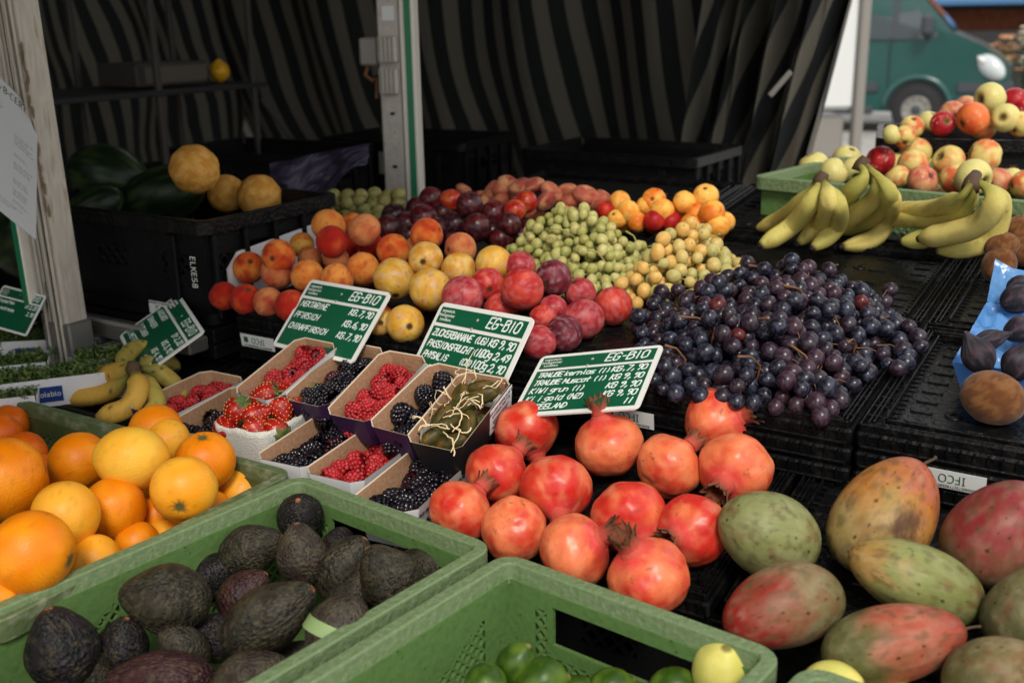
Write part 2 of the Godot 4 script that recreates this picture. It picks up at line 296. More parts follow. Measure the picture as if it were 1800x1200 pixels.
	"avocado": [[-0.5182,0.8211,-1.0791,0.0517,0.0414,-0.174,0.9835,-0.0501,0],[-0.4669,0.7978,-1.1234,0.035,0.031,0.2417,0.9693,-0.0463,0],[-0.4211,0.8397,-1.1541,0.0545,0.0422,-0.9634,0.2234,0.1482,1],[-0.3407,0.8165,-1.2039,0.0383,0.0285,0.7531,0.6301,-0.189,2],[-0.353,0.8257,-1.3025,0.0455,0.0349,0.9259,0.3619,-0.1086,1],[-0.2999,0.8397,-1.3747,0.0373,0.0333,0.0696,0.8675,0.4926,0],[-0.2766,0.8397,-1.2589,0.0441,0.0338,-0.0928,0.9933,-0.0688,3],[-0.2257,0.8165,-1.2683,0.049,0.0356,0.6206,0.775,-0.1195,1],[-0.1572,0.8304,-1.2081,0.0512,0.0383,-0.5392,0.8407,-0.0493,1],[-0.1159,0.8071,-1.2754,0.0433,0.0299,0.9829,-0.1002,0.1544,1],[-0.2829,0.849,-1.0906,0.0635,0.0376,0.8352,0.5474,-0.0531,1],[-0.2027,0.8444,-1.0646,0.0458,0.0356,-0.5279,-0.7076,0.4697,3],[-0.3969,0.7885,-1.1226,0.0391,0.0297,-0.4977,0.8612,-0.1032,1],[-0.3974,0.8025,-1.0456,0.0601,0.0304,-0.9925,0.0729,0.0983,2],[-0.2972,0.8025,-1.0448,0.0474,0.0303,0.9341,0.3571,0.0047,3],[-0.2465,0.8025,-1.3564,0.0269,0.0221,-0.4573,-0.5572,0.6931,0],[-0.1506,0.7978,-1.227,0.0363,0.0304,0.6306,0.7729,-0.0708,1],[-0.4006,0.7932,-1.2957,0.038,0.0304,0.6782,0.7231,0.1311,0],[-0.2606,0.7746,-1.108,0.0401,0.0294,0.6622,0.7247,0.1903,0],[-0.4999,0.7746,-1.0866,0.046,0.0328,0.2129,0.9666,0.1428,1],[-0.2119,0.7839,-1.2462,0.0442,0.0339,0.54,0.838,0.0783,1],[-0.3707,0.7746,-1.1723,0.0392,0.0309,-0.8889,0.3964,0.2296,0]],
	"orange": [[-0.5746,0.875,-1.6227,0.0429,-0.3844,0.8692,-0.3109,0],[-0.4603,0.875,-1.4923,0.0449,0.05,0.97,0.2,0],[-0.6507,0.875,-1.4986,0.045,-0.5966,0.6476,-0.474,0],[-0.7048,0.9,-1.3802,0.0582,0.8988,0.1289,-0.4189,0],[-0.4559,0.885,-1.3708,0.0459,0.1148,-0.1957,0.9739,1],[-0.4186,0.805,-1.5304,0.0421,0.9983,0.0564,0.0118,1],[-0.558,0.855,-1.3766,0.0435,0.0676,-0.0746,-0.9949,0],[-0.5892,0.885,-1.2926,0.0454,-0.8146,0.0984,0.5715,1],[-0.5759,0.9,-1.1602,0.0507,0.9773,-0.2044,0.0555,0],[-0.5491,0.83,-1.2717,0.0342,0.7928,-0.0681,-0.6057,1],[-0.5178,0.82,-1.4258,0.0271,0.8373,0.5243,0.1552,0],[-0.4931,0.795,-1.4027,0.0366,0.0603,0.9977,0.0295,1],[-0.5253,0.81,-1.3574,0.0315,-0.496,0.2177,-0.8406,0],[-0.604,0.86,-1.1278,0.0253,-0.7203,-0.3833,0.5782,0],[-0.853,0.85,-1.6689,0.0404,-0.0126,-0.0277,-0.9995,2],[-0.788,0.84,-1.6124,0.0383,0.7398,-0.6037,-0.2972,2],[-0.6949,0.83,-1.4955,0.0299,0.9165,-0.3841,-0.1117,2],[-0.5508,0.865,-1.5978,0.0379,-0.7074,0.6051,0.3653,1],[-0.8873,0.83,-1.7825,0.035,0.2189,0.8691,-0.4435,2],[-0.7537,0.82,-1.5888,0.0316,0.2956,-0.92,0.2575,2],[-0.6005,0.8,-1.5831,0.0407,0.048,-0.9576,-0.284,0],[-0.4544,0.8,-1.4743,0.034,0.8036,0.4566,-0.3819,0],[-0.6307,0.79,-1.3576,0.0356,0.2132,-0.1285,0.9685,0]],
	"grapefruit": [[-0.542,0.91,-1.4217,0.0516,0.0459,-0.9724,0.1668,0.1634,0]],
	"lime": [[-0.003,0.8197,-1.0334,0.0274,0.0212,0.5142,0.8531,0.0888,0],[0.0257,0.8105,-1.0165,0.0284,0.0259,0.9555,0.2423,0.168,0],[-0.035,0.8151,-1.0041,0.0244,0.0232,-0.0768,0.0476,0.9959,0],[0.1009,0.7918,-1.0291,0.0262,0.0212,0.9382,0.3435,0.043,0],[0.1671,0.8011,-1.0135,0.0271,0.0221,0.9373,0.3451,0.0493,0],[0.0622,0.7779,-1.0295,0.0313,0.0251,0.9424,0.3283,0.0645,0],[0.1348,0.7779,-1.0068,0.0308,0.0246,0.9424,0.3283,0.0645,0],[-0.007,0.7686,-1.0291,0.0314,0.0251,0.9424,0.3283,0.0645,0]],
	"lemon": [[0.2209,0.8257,-1.0051,0.0378,0.0341,-0.0341,0.9396,0.3406,0],[0.3278,0.8211,-0.9761,0.0333,0.0298,0.8834,0.3627,0.2968,0],[0.3919,0.7932,-0.9864,0.0339,0.0302,0.9022,0.3085,0.3014,0]],
	"kiwi": [[0.649,0.997,-1.3725,0.043,0.0361,0.8855,-0.2721,0.3767,0],[0.8856,1.0548,-1.911,0.034,0.0299,0.292,0.9538,0.0709,0],[0.8945,1.0868,-1.9278,0.031,0.0248,0.969,0.2446,0.0346,0],[0.9514,1.1045,-1.9776,0.0359,0.0296,0.9861,0.1554,0.0592,0],[0.9476,1.0719,-1.954,0.0357,0.0294,0.9935,0.0158,0.1128,0]],
	"fig": [[0.6545,1.0376,-1.4513,0.0337,0.024,-0.5003,0.8539,-0.1432,0],[0.7023,1.0376,-1.5101,0.0332,0.0158,0.9582,0.2259,-0.1754,0],[0.7007,1.0365,-1.4153,0.0313,0.0235,0.4374,0.8869,-0.1487,0],[0.8087,1.0612,-1.6583,0.0325,0.0244,0.9031,0.4281,-0.0323,0],[0.8263,1.071,-1.6893,0.0275,0.0202,0.9661,0.2572,0.0233,0],[0.7582,1.0477,-1.535,0.0303,0.0202,0.8969,0.4416,-0.0211,0]],
	"apple": [[0.7635,1.13,-2.713,0.0384,-0.4631,0.8793,-0.1111,0],[0.8835,1.13,-2.832,0.0386,-0.2271,-0.9035,-0.3635,0],[0.7797,1.13,-2.5972,0.0355,-0.8217,-0.5064,-0.2614,0],[0.916,1.145,-2.6743,0.0379,0.8769,-0.4514,-0.1654,2],[0.9596,1.13,-2.6871,0.0339,0.162,0.71,-0.6853,0],[1.0143,1.16,-2.7093,0.0397,-0.3967,-0.7522,0.5262,1],[0.9678,1.145,-2.5925,0.0381,0.7453,0.4775,-0.4654,1],[1.0566,1.15,-2.6049,0.0396,-0.8502,0.4539,0.2665,1],[1.1396,1.16,-2.6002,0.0436,-0.9407,0.2252,-0.2535,1],[1.0175,1.13,-2.4542,0.0375,-0.2277,-0.6878,-0.6893,1],[1.022,1.145,-2.3753,0.0413,0.4932,-0.1656,0.854,0],[0.9097,1.125,-2.53,0.0306,-0.6033,0.7302,-0.3208,1],[0.9369,1.13,-2.4461,0.0348,-0.4196,-0.4829,-0.7686,3],[0.862,1.12,-2.7113,0.0313,0.0898,-0.6106,0.7868,0],[1.0513,1.12,-2.6661,0.0322,-0.4224,-0.0477,-0.9052,0],[1.1184,1.12,-2.4663,0.0325,-0.9586,-0.0502,0.2803,3],[1.1569,1.12,-2.4796,0.0301,-0.8147,-0.0278,-0.5792,0],[0.9866,1.09,-2.506,0.0265,-0.0253,0.9283,0.371,1],[1.1549,1.12,-2.4183,0.0319,0.9901,0.0629,0.1255,1],[1.258,1.11,-2.7345,0.0316,0.9597,-0.2763,-0.0506,1],[0.9294,1.1,-2.8292,0.0327,0.1639,0.4124,-0.8961,0],[1.2013,1.13,-2.8471,0.0328,0.5274,0.774,0.3504,0]],
	"apple_top": [[1.207,1.285,-2.7578,0.0398,-0.956,-0.0439,0.2902,0],[1.1324,1.245,-2.6706,0.0402,0.8971,0.3776,-0.2294,4],[1.2114,1.245,-2.6707,0.0346,-0.6172,0.1241,0.777,0],[1.3224,1.265,-2.8696,0.0385,0.9218,0.3861,0.0347,2],[1.0759,1.23,-2.7105,0.031,0.0519,0.3466,0.9366,2],[1.1559,1.24,-2.8546,0.034,0.0339,0.1764,-0.9837,3],[1.0113,1.22,-2.7396,0.0299,0.0769,-0.8913,-0.4468,1],[1.08,1.225,-2.81,0.0292,-0.2482,-0.9147,-0.3191,0],[0.9214,1.215,-2.6252,0.0232,0.8459,0.3921,0.3616,0],[1.2475,1.23,-2.664,0.0318,0.7606,0.5246,-0.3825,1],[1.2344,1.245,-2.9577,0.0337,0.806,0.4245,-0.4125,3],[0.9653,1.205,-2.662,0.0277,0.1626,0.5852,-0.7944,1],[1.1876,1.215,-2.7309,0.0312,0.0335,0.9041,0.4261,1],[1.3355,1.245,-2.8445,0.0368,-0.5847,-0.7011,0.4082,2]],
	"melon": [[-0.6739,1.2,-2.3245,0.0523,-0.6482,0.3416,-0.6806,0],[-0.6549,1.12,-2.4979,0.0435,-0.8776,0.4264,0.219,0],[-0.5674,1.12,-2.4468,0.0491,-0.3598,0.5751,0.7347,0]],
	"watermelon": [[-0.7958,1.12,-2.4719,0.1043,0.0678,0.9492,0.3145,0.0108,0],[-0.9347,1.16,-2.5285,0.0995,0.0729,0.9515,-0.2482,0.1815,0],[-0.9327,1.1,-2.4115,0.0766,0.051,0.8672,0.4979,0.0043,0],[-1.0472,1.05,-2.3476,0.1001,0.0876,0.8494,0.486,0.2059,0]],
	"punnet": [[-0.3881,0.9311,-1.7636,-0.5697,0.2977,1],[-0.2999,0.9294,-1.7338,-0.5298,0.2976,2],[-0.2188,0.934,-1.6564,-0.5003,0.3272,3],[-0.1386,0.9374,-1.58,-0.5766,0.2983,4],[-0.0799,0.9401,-1.5184,-0.4967,0.3208,5],[-0.5916,0.8634,-1.817,-0.5,0.05,6],[-0.5051,0.8634,-1.7241,-0.43,0.05,7],[-0.4122,0.867,-1.702,-0.44,0.05,8],[-0.3211,0.8634,-1.5879,-0.44,0.05,9],[-0.2355,0.8634,-1.5281,-0.47,0.05,10],[-0.1518,0.8634,-1.4288,-0.44,0.05,11]],
	"banana_a": [[0.0185,0.5938,1.19,-2.0649,0.5703,1.16,-2.0235,0.5472,1.1,-2.0796,0.4809,1.065,-2.0582],[0.0185,0.6001,1.19,-2.0642,0.5927,1.165,-1.9905,0.6061,1.1,-2.0921,0.5602,1.06,-2.0865],[0.0185,0.5867,1.19,-2.0509,0.5713,1.14,-2.1048,0.558,1.085,-2.2223,0.5222,1.06,-2.269],[0.0185,0.5982,1.19,-2.0495,0.6086,1.16,-1.9934,0.6335,1.1,-2.0715,0.5783,1.06,-2.0417]],
	"banana_b": [[0.0185,0.6784,1.215,-2.0945,0.6729,1.2,-2.0459,0.6567,1.16,-2.0821,0.6489,1.1,-2.196,0.6216,1.07,-2.319],[0.0185,0.6868,1.215,-2.0933,0.7026,1.19,-2.0519,0.7086,1.15,-2.0836,0.6786,1.1,-2.1474,0.6406,1.07,-2.2179],[0.0185,0.686,1.215,-2.0768,0.7126,1.18,-2.0309,0.7347,1.13,-2.1005,0.716,1.08,-2.1892,0.655,1.06,-2.2375],[0.0185,0.695,1.21,-2.097,0.7284,1.16,-2.0534,0.7583,1.1,-2.1396,0.7307,1.06,-2.1397,0.654,1.05,-2.1102]],
	"banana_c": [[0.0185,0.809,1.21,-1.8875,0.7944,1.185,-1.8893,0.7967,1.14,-2.0163,0.7756,1.11,-2.1796],[0.0185,0.8128,1.21,-1.8871,0.8167,1.17,-1.9107,0.8018,1.12,-2.0247,0.7464,1.095,-2.2145],[0.0215,0.8259,1.21,-1.8992,0.8379,1.185,-1.8536,0.827,1.13,-1.8935,0.7625,1.09,-1.9865],[0.0205,0.8261,1.21,-1.8855,0.8817,1.16,-1.927,0.8756,1.09,-1.9499,0.7883,1.07,-1.9764],[0.0185,0.8392,1.2,-1.9383,0.8433,1.14,-1.999,0.7993,1.09,-2.0106,0.7447,1.075,-2.0355]],
	"banana_small": [[0.019,-0.6879,0.895,-1.8711,-0.7349,0.88,-1.909,-0.7855,0.865,-1.9265,-0.8235,0.855,-1.9053],[0.0175,-0.6954,0.89,-1.8669,-0.739,0.855,-1.8817,-0.7961,0.84,-1.8893,-0.869,0.835,-1.9327],[0.019,-0.6867,0.895,-1.8612,-0.6622,0.88,-1.8092,-0.6772,0.855,-1.782,-0.7329,0.84,-1.7739],[0.0165,-0.6804,0.895,-1.8608,-0.6529,0.875,-1.8385,-0.629,0.855,-1.797,-0.6533,0.835,-1.772],[0.0165,-0.6874,0.89,-1.8996,-0.6596,0.875,-1.9199,-0.6253,0.85,-1.9027,-0.6069,0.835,-1.8627],[0.0165,-0.6951,0.89,-1.9102,-0.6837,0.88,-1.9647,-0.6686,0.865,-2.0104,-0.65,0.85,-1.9947],[0.0165,-0.7009,0.895,-1.8851,-0.7244,0.9,-1.9257,-0.7248,0.9,-1.9981,-0.6853,0.885,-2.0144]]
}
var D_BP := PackedVector2Array([Vector2(0.488, -0.353), Vector2(0.543, -0.265), Vector2(0.534, -0.177), Vector2(0.487, -0.083), Vector2(0.296, 0.023), Vector2(0.187, 0.016), Vector2(0.170, -0.020), Vector2(0.001, -0.044), Vector2(0.005, -0.094), Vector2(-0.011, -0.265), Vector2(0.043, -0.348), Vector2(0.224, -0.433), Vector2(0.378, -0.430)])
var D_GP := PackedVector2Array([Vector2(0.390, -0.846), Vector2(0.533, -0.847), Vector2(0.581, -0.770), Vector2(0.533, -0.600), Vector2(0.622, -0.553), Vector2(0.447, -0.520), Vector2(0.322, -0.517), Vector2(0.310, -0.630), Vector2(0.357, -0.767)])
var D_YP := PackedVector2Array([Vector2(0.344, -0.534), Vector2(0.405, -0.554), Vector2(0.519, -0.530), Vector2(0.604, -0.507), Vector2(0.627, -0.444), Vector2(0.571, -0.364), Vector2(0.488, -0.364), Vector2(0.342, -0.402), Vector2(0.304, -0.474)])
var D_BC := [Vector2(0.209, -0.365), Vector2(0.274, -0.322), Vector2(0.429, -0.278), Vector2(0.509, -0.211), Vector2(0.158, -0.226), Vector2(0.300, -0.164), Vector2(0.356, -0.076), Vector2(0.057, -0.277), Vector2(0.058, -0.160), Vector2(0.086, -0.084), Vector2(0.218, -0.065), Vector2(0.125, -0.259)]
var D_GC := [Vector2(0.403, -0.802), Vector2(0.525, -0.779), Vector2(0.409, -0.661), Vector2(0.488, -0.640), Vector2(0.507, -0.574), Vector2(0.364, -0.575)]
var D_YC := [Vector2(0.360, -0.490), Vector2(0.494, -0.483), Vector2(0.542, -0.433), Vector2(0.388, -0.401)]
var D_CRESS := [[-0.974, 0.885, -2.158, 0.12, 0.22, "white cress box at the back below its price sign"], [-0.985, 0.875, -2.019, 0.3, 0.14, "white cress box half hidden at the side"], [-0.840, 0.885, -1.910, 0.36, 0.24, "white cress box with blue print beside the small bananas"], [-0.797, 0.875, -2.053, 0.36, 0.13, "white cress box beside the rotated price sign"], [-0.931, 0.870, -1.837, 0.3, 0.14, "white cress box touching the olive crate"]]
var D_SHEET := Transform3D(Basis(Vector3.UP, 0.1) * Basis(Vector3.RIGHT, 0.12), Vector3(-0.806, 0.868, -2.143))
var D_FIGTRAY := traytf(0.301, 0.259, floor2(0.301) + 0.048, 0.11)

# ------------------------------------------------------------------ fruit shapes (unit radius, +y is the stem axis)
func sph(th: float, ph: float, r: float, sy := 1.0) -> Vector3:
	return Vector3(sin(th) * cos(ph) * r, cos(th) * r * sy, sin(th) * sin(ph) * r)

func m_orange(s: float, c0: Color, c1: Color) -> ArrayMesh:
	return blob(40, 28, func(th, ph):
		var r: float = 1.0 - 0.06 * exp(-pow(th / 0.2, 2)) - 0.03 * exp(-pow((PI - th) / 0.25, 2)) + 0.015 * fn(sph(th, ph, 1), 1.3, s)
		return sph(th, ph, r, 0.96),
	func(d):
		var t := ss(-0.5, 0.6, fn(d, 0.9, s))
		var c := c0.lerp(c1, t)
		var spot := ss(0.42, 0.55, fn(d, 4.0, s + 3.0))
		c = c.lerp(lc(120, 80, 25), spot * 0.25)
		if d.y > 0.985: c = lc(92, 88, 50)
		elif d.y > 0.97: c = c.lerp(lc(130, 95, 30), 0.6 * ss(0.0, 0.3, fn(d, 9.0, s)))
		return c)

func m_pom(s: float, w: float) -> ArrayMesh:
	return blob(84, 60, func(th, ph):
		var r: float = 1.0 + 0.022 * cos(ph * 5.0 + s) * sin(th) + 0.034 * fn(sph(th, ph, 1), 1.4, s)
		r += 0.16 * exp(-pow(th / 0.26, 2)) - 0.05 * exp(-pow((PI - th) / 0.3, 2))
		return sph(th, ph, r, 0.88),
	func(d):
		var t := ss(-0.7, 0.8, fn(d, 0.9, s) + 0.3 * fn(d, 2.6, s + 3.0) + w)
		var c := lc(198, 46, 36).lerp(lc(228, 122, 78), t)
		c = c.lerp(lc(216, 66, 66), 0.8 * ss(0.75, 0.95, d.y))
		c = c.lerp(lc(228, 156, 112), 0.35 * ss(0.0, 0.7, fn(Vector3(d.x, d.y * 0.35, d.z), 2.4, s + 1.0)))
		var k := ss(0.42, 0.56, fn(d, 2.0, s + 5.0)) * ss(0.0, 0.4, fn(d, 9.0, s + 2.0))
		c = c.lerp(lc(120, 58, 38), 0.7 * k)
		return c)

func m_crown(s: float) -> ArrayMesh:
	var b := MB.new()
	var base := lc(186, 70, 54); var tip := lc(92, 62, 36)
	for ring in 2:
		for k in 6:
			var an := TAU * (k + 0.5 * ring) / 6.0 + s
			var o := Vector3(cos(an), 0, sin(an)); var t := Vector3(-sin(an), 0, cos(an))
			var sp := 0.20 + 0.10 * fn(o, 2.0, s + ring); var hh := 0.30 + 0.10 * fn(o, 3.0, s + 4.0 + ring)
			var r0 := 0.17 - 0.035 * ring
			var p := [o * r0, o * (r0 + 0.02) + Vector3(0, hh * 0.5, 0), o * (r0 + sp * 0.5) + Vector3(0, hh, 0)]
			var wd := [0.105, 0.085, 0.012]
			var f := b.v.size()
			for j in 3:
				b.col = base.lerp(tip, clampf(j * 0.6 + 0.3 * ring, 0, 1))
				b.vert(p[j] - t * wd[j] + o * -0.02); b.vert(p[j] + o * 0.02); b.vert(p[j] + t * wd[j] + o * -0.02)
			for j in 2:
				for q in 2:
					var a := f + j * 3 + q
					b.tri(a, a + 3, a + 1); b.tri(a + 1, a + 3, a + 4)
	b.col = base
	b.lathe([Vector2(0.15, 0.02), Vector2(0.19, -0.03), Vector2(0.24, -0.10)], 14)
	b.col = lc(70, 52, 30)
	for k in 26:
		var an := k * 2.4; var rr := 0.115 * sqrt(k / 26.0)
		var q := Vector3(cos(an) * rr, 0.0, sin(an) * rr)
		b.tube([q, q + Vector3(0.02 * cos(an), 0.11, 0.02 * sin(an))], [0.010, 0.006], 4)
	return b.commit()

func m_mango(cfg: Dictionary) -> ArrayMesh:
	var s: float = cfg.s
	return blob(120, 84, func(th, ph):
		var y := cos(th)
		var r: float = (1.0 - 0.10 * y) * (1.0 + 0.02 * fn(sph(th, ph, 1), 1.1, s))
		var p := sph(th, ph, 1.0)
		p.x = p.x * r + 0.10 * (1.0 - y * y) - 0.07 * y
		p.z *= r * 0.94
		return p,
	func(d):
		var n1 := fn(d, 0.9, s); var n2 := fn(d, 2.3, s + 2.0); var n3 := fn(d, 6.0, s + 4.0)
		var g: float = d.dot(cfg.axis) + 0.45 * n1 + 0.22 * n2
		var c: Color = cfg.a.lerp(cfg.b, ss(cfg.lo, cfg.hi, g))
		var g2: float = d.dot(cfg.axis2) + 0.35 * n2
		c = c.lerp(cfg.c, ss(0.35, 0.9, g2) * cfg.k)
		c = c.lerp(lc(170, 160, 130), 0.20 * ss(-0.3, 0.7, n2))
		c = c.lerp(lc(84, 72, 46), 0.55 * ss(0.0, 0.6, fn(d, 2.8, s + 6.0) + 0.3 * n3))
		c = c.lerp(lc(112, 60, 36), 0.35 * ss(0.1, 0.6, fn(d, 1.8, s + 12.0)))
		if cfg.has("rot"):
			var e: float = d.distance_to(cfg.rot)
			c = c.lerp(lc(74, 46, 34), 0.85 * ss(0.44, 0.12, e + 0.16 * n3 + 0.10 * fn(d, 16.0, s)))
		return c)

func m_avo(s: float, c0: Color, c1: Color) -> ArrayMesh:
	return blob(44, 34, func(th, ph):
		var y := cos(th)
		var r: float = 1.0 - 0.26 * ss(-0.1, 1.0, y) + 0.03 * fn(sph(th, ph, 1), 1.3, s) + 0.012 * fn(sph(th, ph, 1), 9.0, s)
		return Vector3(sin(th) * cos(ph) * r, y, sin(th) * sin(ph) * r),
	func(d):
		var c := c0.lerp(c1, ss(-0.4, 0.5, fn(d, 1.5, s) + 0.3 * fn(d, 5.0, s)))
		c = c.lerp(lc(104, 92, 62), 0.30 * ss(0.25, 0.5, fn(d, 16.0, s + 2.0)))
		if d.y > 0.985: c = lc(150, 96, 60)
		return c)

func m_peach(s: float, c0: Color, c1: Color, bias: float, flat := 1.0, blushed := lc(150, 34, 34)) -> ArrayMesh:
	return blob(36, 26, func(th, ph):
		var cl := exp(-pow(wrapf(ph, -PI, PI) / 0.22, 2)) * sin(th)
		var r: float = 1.0 - 0.055 * cl - (0.16 if flat > 0.9 else 0.5) * exp(-pow(th / 0.28, 2)) + 0.03 * exp(-pow((PI - th) / 0.2, 2)) + 0.02 * fn(sph(th, ph, 1), 1.2, s)
		return sph(th, ph, r, flat * 0.96),
	func(d):
		var t := ss(-0.45, 0.5, fn(d, 0.8, s) + 0.25 * fn(d, 3.0, s) + bias + 0.25 * d.x)
		var c := c1.lerp(c0, t)
		c = c.lerp(blushed, 0.6 * ss(0.15, 0.6, fn(d, 1.0, s + 6.0) + bias * 0.6))
		c = c.lerp(lc(96, 50, 36), 0.5 * ss(0.45, 0.6, fn(d, 7.0, s)))
		if d.y > 0.975: c = lc(92, 62, 34)
		return c)

func m_plum(s: float, c0: Color, c1: Color, bloom: float) -> ArrayMesh:
	return blob(36, 26, func(th, ph):
		var r: float = 1.0 - 0.07 * exp(-pow(th / 0.2, 2)) - 0.02 * exp(-pow(wrapf(ph, -PI, PI) / 0.18, 2)) * sin(th) + 0.015 * fn(sph(th, ph, 1), 1.2, s)
		return sph(th, ph, r, 1.02),
	func(d):
		var c := c0.lerp(c1, ss(-0.4, 0.5, fn(d, 1.1, s) + 0.3 * fn(d, 4.0, s)))
		c = c.lerp(lc(196, 170, 172), bloom * ss(-0.1, 0.6, fn(d, 2.4, s + 3.0) + 0.5 * fn(d, 8.0, s)))
		c = c.lerp(c * 0.5, 0.6 * ss(0.42, 0.56, fn(d, 9.0, s + 5.0)))
		if d.y > 0.985: c = lc(70, 50, 32)
		return c)

func m_apple(s: float, c0: Color, c1: Color, amt: float) -> ArrayMesh:
	return blob(40, 30, func(th, ph):
		var r: float = 1.0 - 0.42 * exp(-pow(th / 0.34, 2)) - 0.26 * exp(-pow((PI - th) / 0.3, 2)) + 0.02 * cos(5.0 * ph) * ss(1.6, 3.0, th) + 0.02 * fn(sph(th, ph, 1), 1.2, s)
		return sph(th, ph, r, 0.92),
	func(d):
		var st := fn(Vector3(atan2(d.z, d.x) * 2.0, d.y * 0.4, s), 2.6, s)
		var t := ss(-0.2, 0.55, fn(d, 0.8, s) + amt + 0.25 * st)
		var c := c0.lerp(c1, t)
		c = c.lerp(lc(226, 214, 164), 0.5 * ss(0.5, 0.6, fn(d, 14.0, s)))
		if d.y > 0.9: c = c.lerp(lc(120, 104, 56), ss(0.9, 0.98, d.y))
		if d.y < -0.95: c = c.lerp(lc(74, 58, 36), ss(0.95, 0.99, -d.y))
		return c)

func m_citrus(s: float, c0: Color, c1: Color, nip: float) -> ArrayMesh:
	return blob(36, 28, func(th, ph):
		var y := cos(th)
		var p := sph(th, ph, 1.0 + 0.015 * fn(sph(th, ph, 1), 1.5, s))
		p.y += nip * (exp(-pow(th / 0.3, 2)) - 0.5 * exp(-pow((PI - th) / 0.35, 2)))
		return p,
	func(d):
		var c := c0.lerp(c1, ss(-0.4, 0.5, fn(d, 1.0, s)))
		c = c.lerp(c1 * 0.8, 0.5 * ss(0.3, 0.6, fn(d, 6.0, s)))
		if d.y > 0.99: c = lc(120, 110, 60)
		return c)

func m_fig(s: float) -> ArrayMesh:
	return blob(36, 28, func(th, ph):
		var y := cos(th)
		var r: float = 1.0 - 0.62 * pow(ss(-0.35, 1.0, y), 1.3) + 0.02 * cos(ph * 9.0 + s) * sin(th)
		return Vector3(sin(th) * cos(ph) * r, y, sin(th) * sin(ph) * r),
	func(d):
		var an := atan2(d.z, d.x)
		var c := lc(38, 34, 40).lerp(lc(72, 66, 72), ss(-0.2, 0.6, fn(Vector3(cos(an) * 2.0, d.y * 0.4, sin(an) * 2.0), 2.5, s)))
		c = c.lerp(lc(92, 60, 66), 0.4 * ss(0.2, 0.6, fn(d, 2.0, s)))
		if d.y > 0.975: c = lc(150, 110, 56)
		return c)

func m_grape(s: float, c0: Color, c1: Color, bloom: Color, k: float) -> ArrayMesh:
	return blob(16, 12, func(th, ph): return sph(th, ph, 1.0, 1.1),
	func(d):
		var c := c0.lerp(c1, ss(-0.4, 0.5, fn(d, 0.9, s)))
		c = c.lerp(bloom, k * ss(-0.15, 0.55, fn(d, 1.8, s + 2.0) + 0.5 * fn(d, 5.0, s)))
		if d.y < -0.985: c = c.lerp(lc(70, 56, 40), 0.7)
		return c)

func m_berry(s: float, long: float, r: float, c0: Color, c1: Color, hollow: bool) -> ArrayMesh:
	# aggregate fruit: drupelets packed round a cone
	var b := MB.new()
	var rows := 7
	for j in rows:
		var t := (j + 0.5) / rows
		var y := long * (0.5 - t)
		var R := 0.5 * sin(PI * pow(clampf(0.16 + 0.80 * t, 0, 1), 0.85)) + 0.04
		if hollow and j == 0: R = 0.40
		var n := int(maxf(3, round(TAU * R / (r * 1.72))))
		for k in n:
			var an := TAU * (k + 0.5 * (j % 2)) / n + 0.15 * fn(Vector3(j, k, 0), 1.7, s)
			var q := Vector3(cos(an) * R, y + 0.03 * fn(Vector3(k, j, 1), 2.1, s), sin(an) * R)
			var rr := r * (1.0 + 0.12 * fn(Vector3(k, j, 5), 3.1, s))
			b.col = c0.lerp(c1, ss(-0.3, 0.5, fn(Vector3(k, j, 9), 1.9, s)))
			var f := b.v.size()
			var od := Vector3(cos(an), 0.25 - 0.9 * (t - 0.4), sin(an)).normalized()
			var bs := dirb(od)
			b.vert(q + od * rr)
			for g in 2:
				for h in 7:
					var a2 := TAU * h / 7.0
					var th := 0.75 + 0.8 * g
					b.vert(q + bs * Vector3(sin(th) * cos(a2), cos(th), sin(th) * sin(a2)) * rr)
			for h in 7:
				b.tri(f, f + 1 + (h + 1) % 7, f + 1 + h)
				var a := f + 1 + h; var d := f + 1 + (h + 1) % 7
				b.tri(a, d, a + 7); b.tri(d, d + 7, a + 7)
	var f2 := b.v.size()
	b.col = c0 * 0.5
	b.lathe([Vector2(0.12 if hollow else 0.02, long * 0.5 - (0.2 if hollow else 0.05)), Vector2(0.3, long * 0.42), Vector2(0.44, long * 0.15), Vector2(0.36, -long * 0.3), Vector2(0.05, -long * 0.5)], 12)
	return b.commit()

func m_straw(s: float) -> ArrayMesh:
	var b := MB.new()
	var N := 28; var K := 20
	var prof := func(t: float) -> Vector2:
		return Vector2(0.52 * pow(sin(PI * pow(t, 0.62)), 0.8) * (1.0 - 0.12 * t), 0.62 - 1.24 * t)
	var f := -1
	for j in K + 1:
		var pr: Vector2 = prof.call(clampf(float(j) / K, 0.001, 0.999))
		for k in N:
			var an := TAU * k / N
			var dim := 0.018 * sin(j * PI / 1.25) * sin(k * PI / 1.75)
			b.col = lc(150, 18, 16).lerp(lc(184, 38, 26), ss(-0.3, 0.5, fn(Vector3(cos(an), j * 0.1, sin(an)), 1.2, s)))
			if j < 2: b.col = b.col.lerp(lc(222, 150, 110), 0.5)
			var q := b.vert(Vector3(cos(an) * (pr.x + dim), pr.y, sin(an) * (pr.x + dim)))
			if f < 0: f = q
	for j in K:
		for k in N:
			var a := f + j * N + k; var d := f + j * N + (k + 1) % N
			b.tri(a, d, a + N); b.tri(d, d + N, a + N)
	b.col = lc(222, 186, 104)
	for j in range(2, 9):
		var t := j / 9.5
		var pr: Vector2 = prof.call(t)
		var n := int(3 + pr.x * 18)
		for k in n:
			var an := TAU * (k + 0.5 * (j % 2)) / n
			b.bbox(Vector3(cos(an) * pr.x, pr.y, sin(an) * pr.x), Vector3(0.034, 0.062, 0.034), 0.010, Basis(Vector3.UP, -an))
	return b.commit()

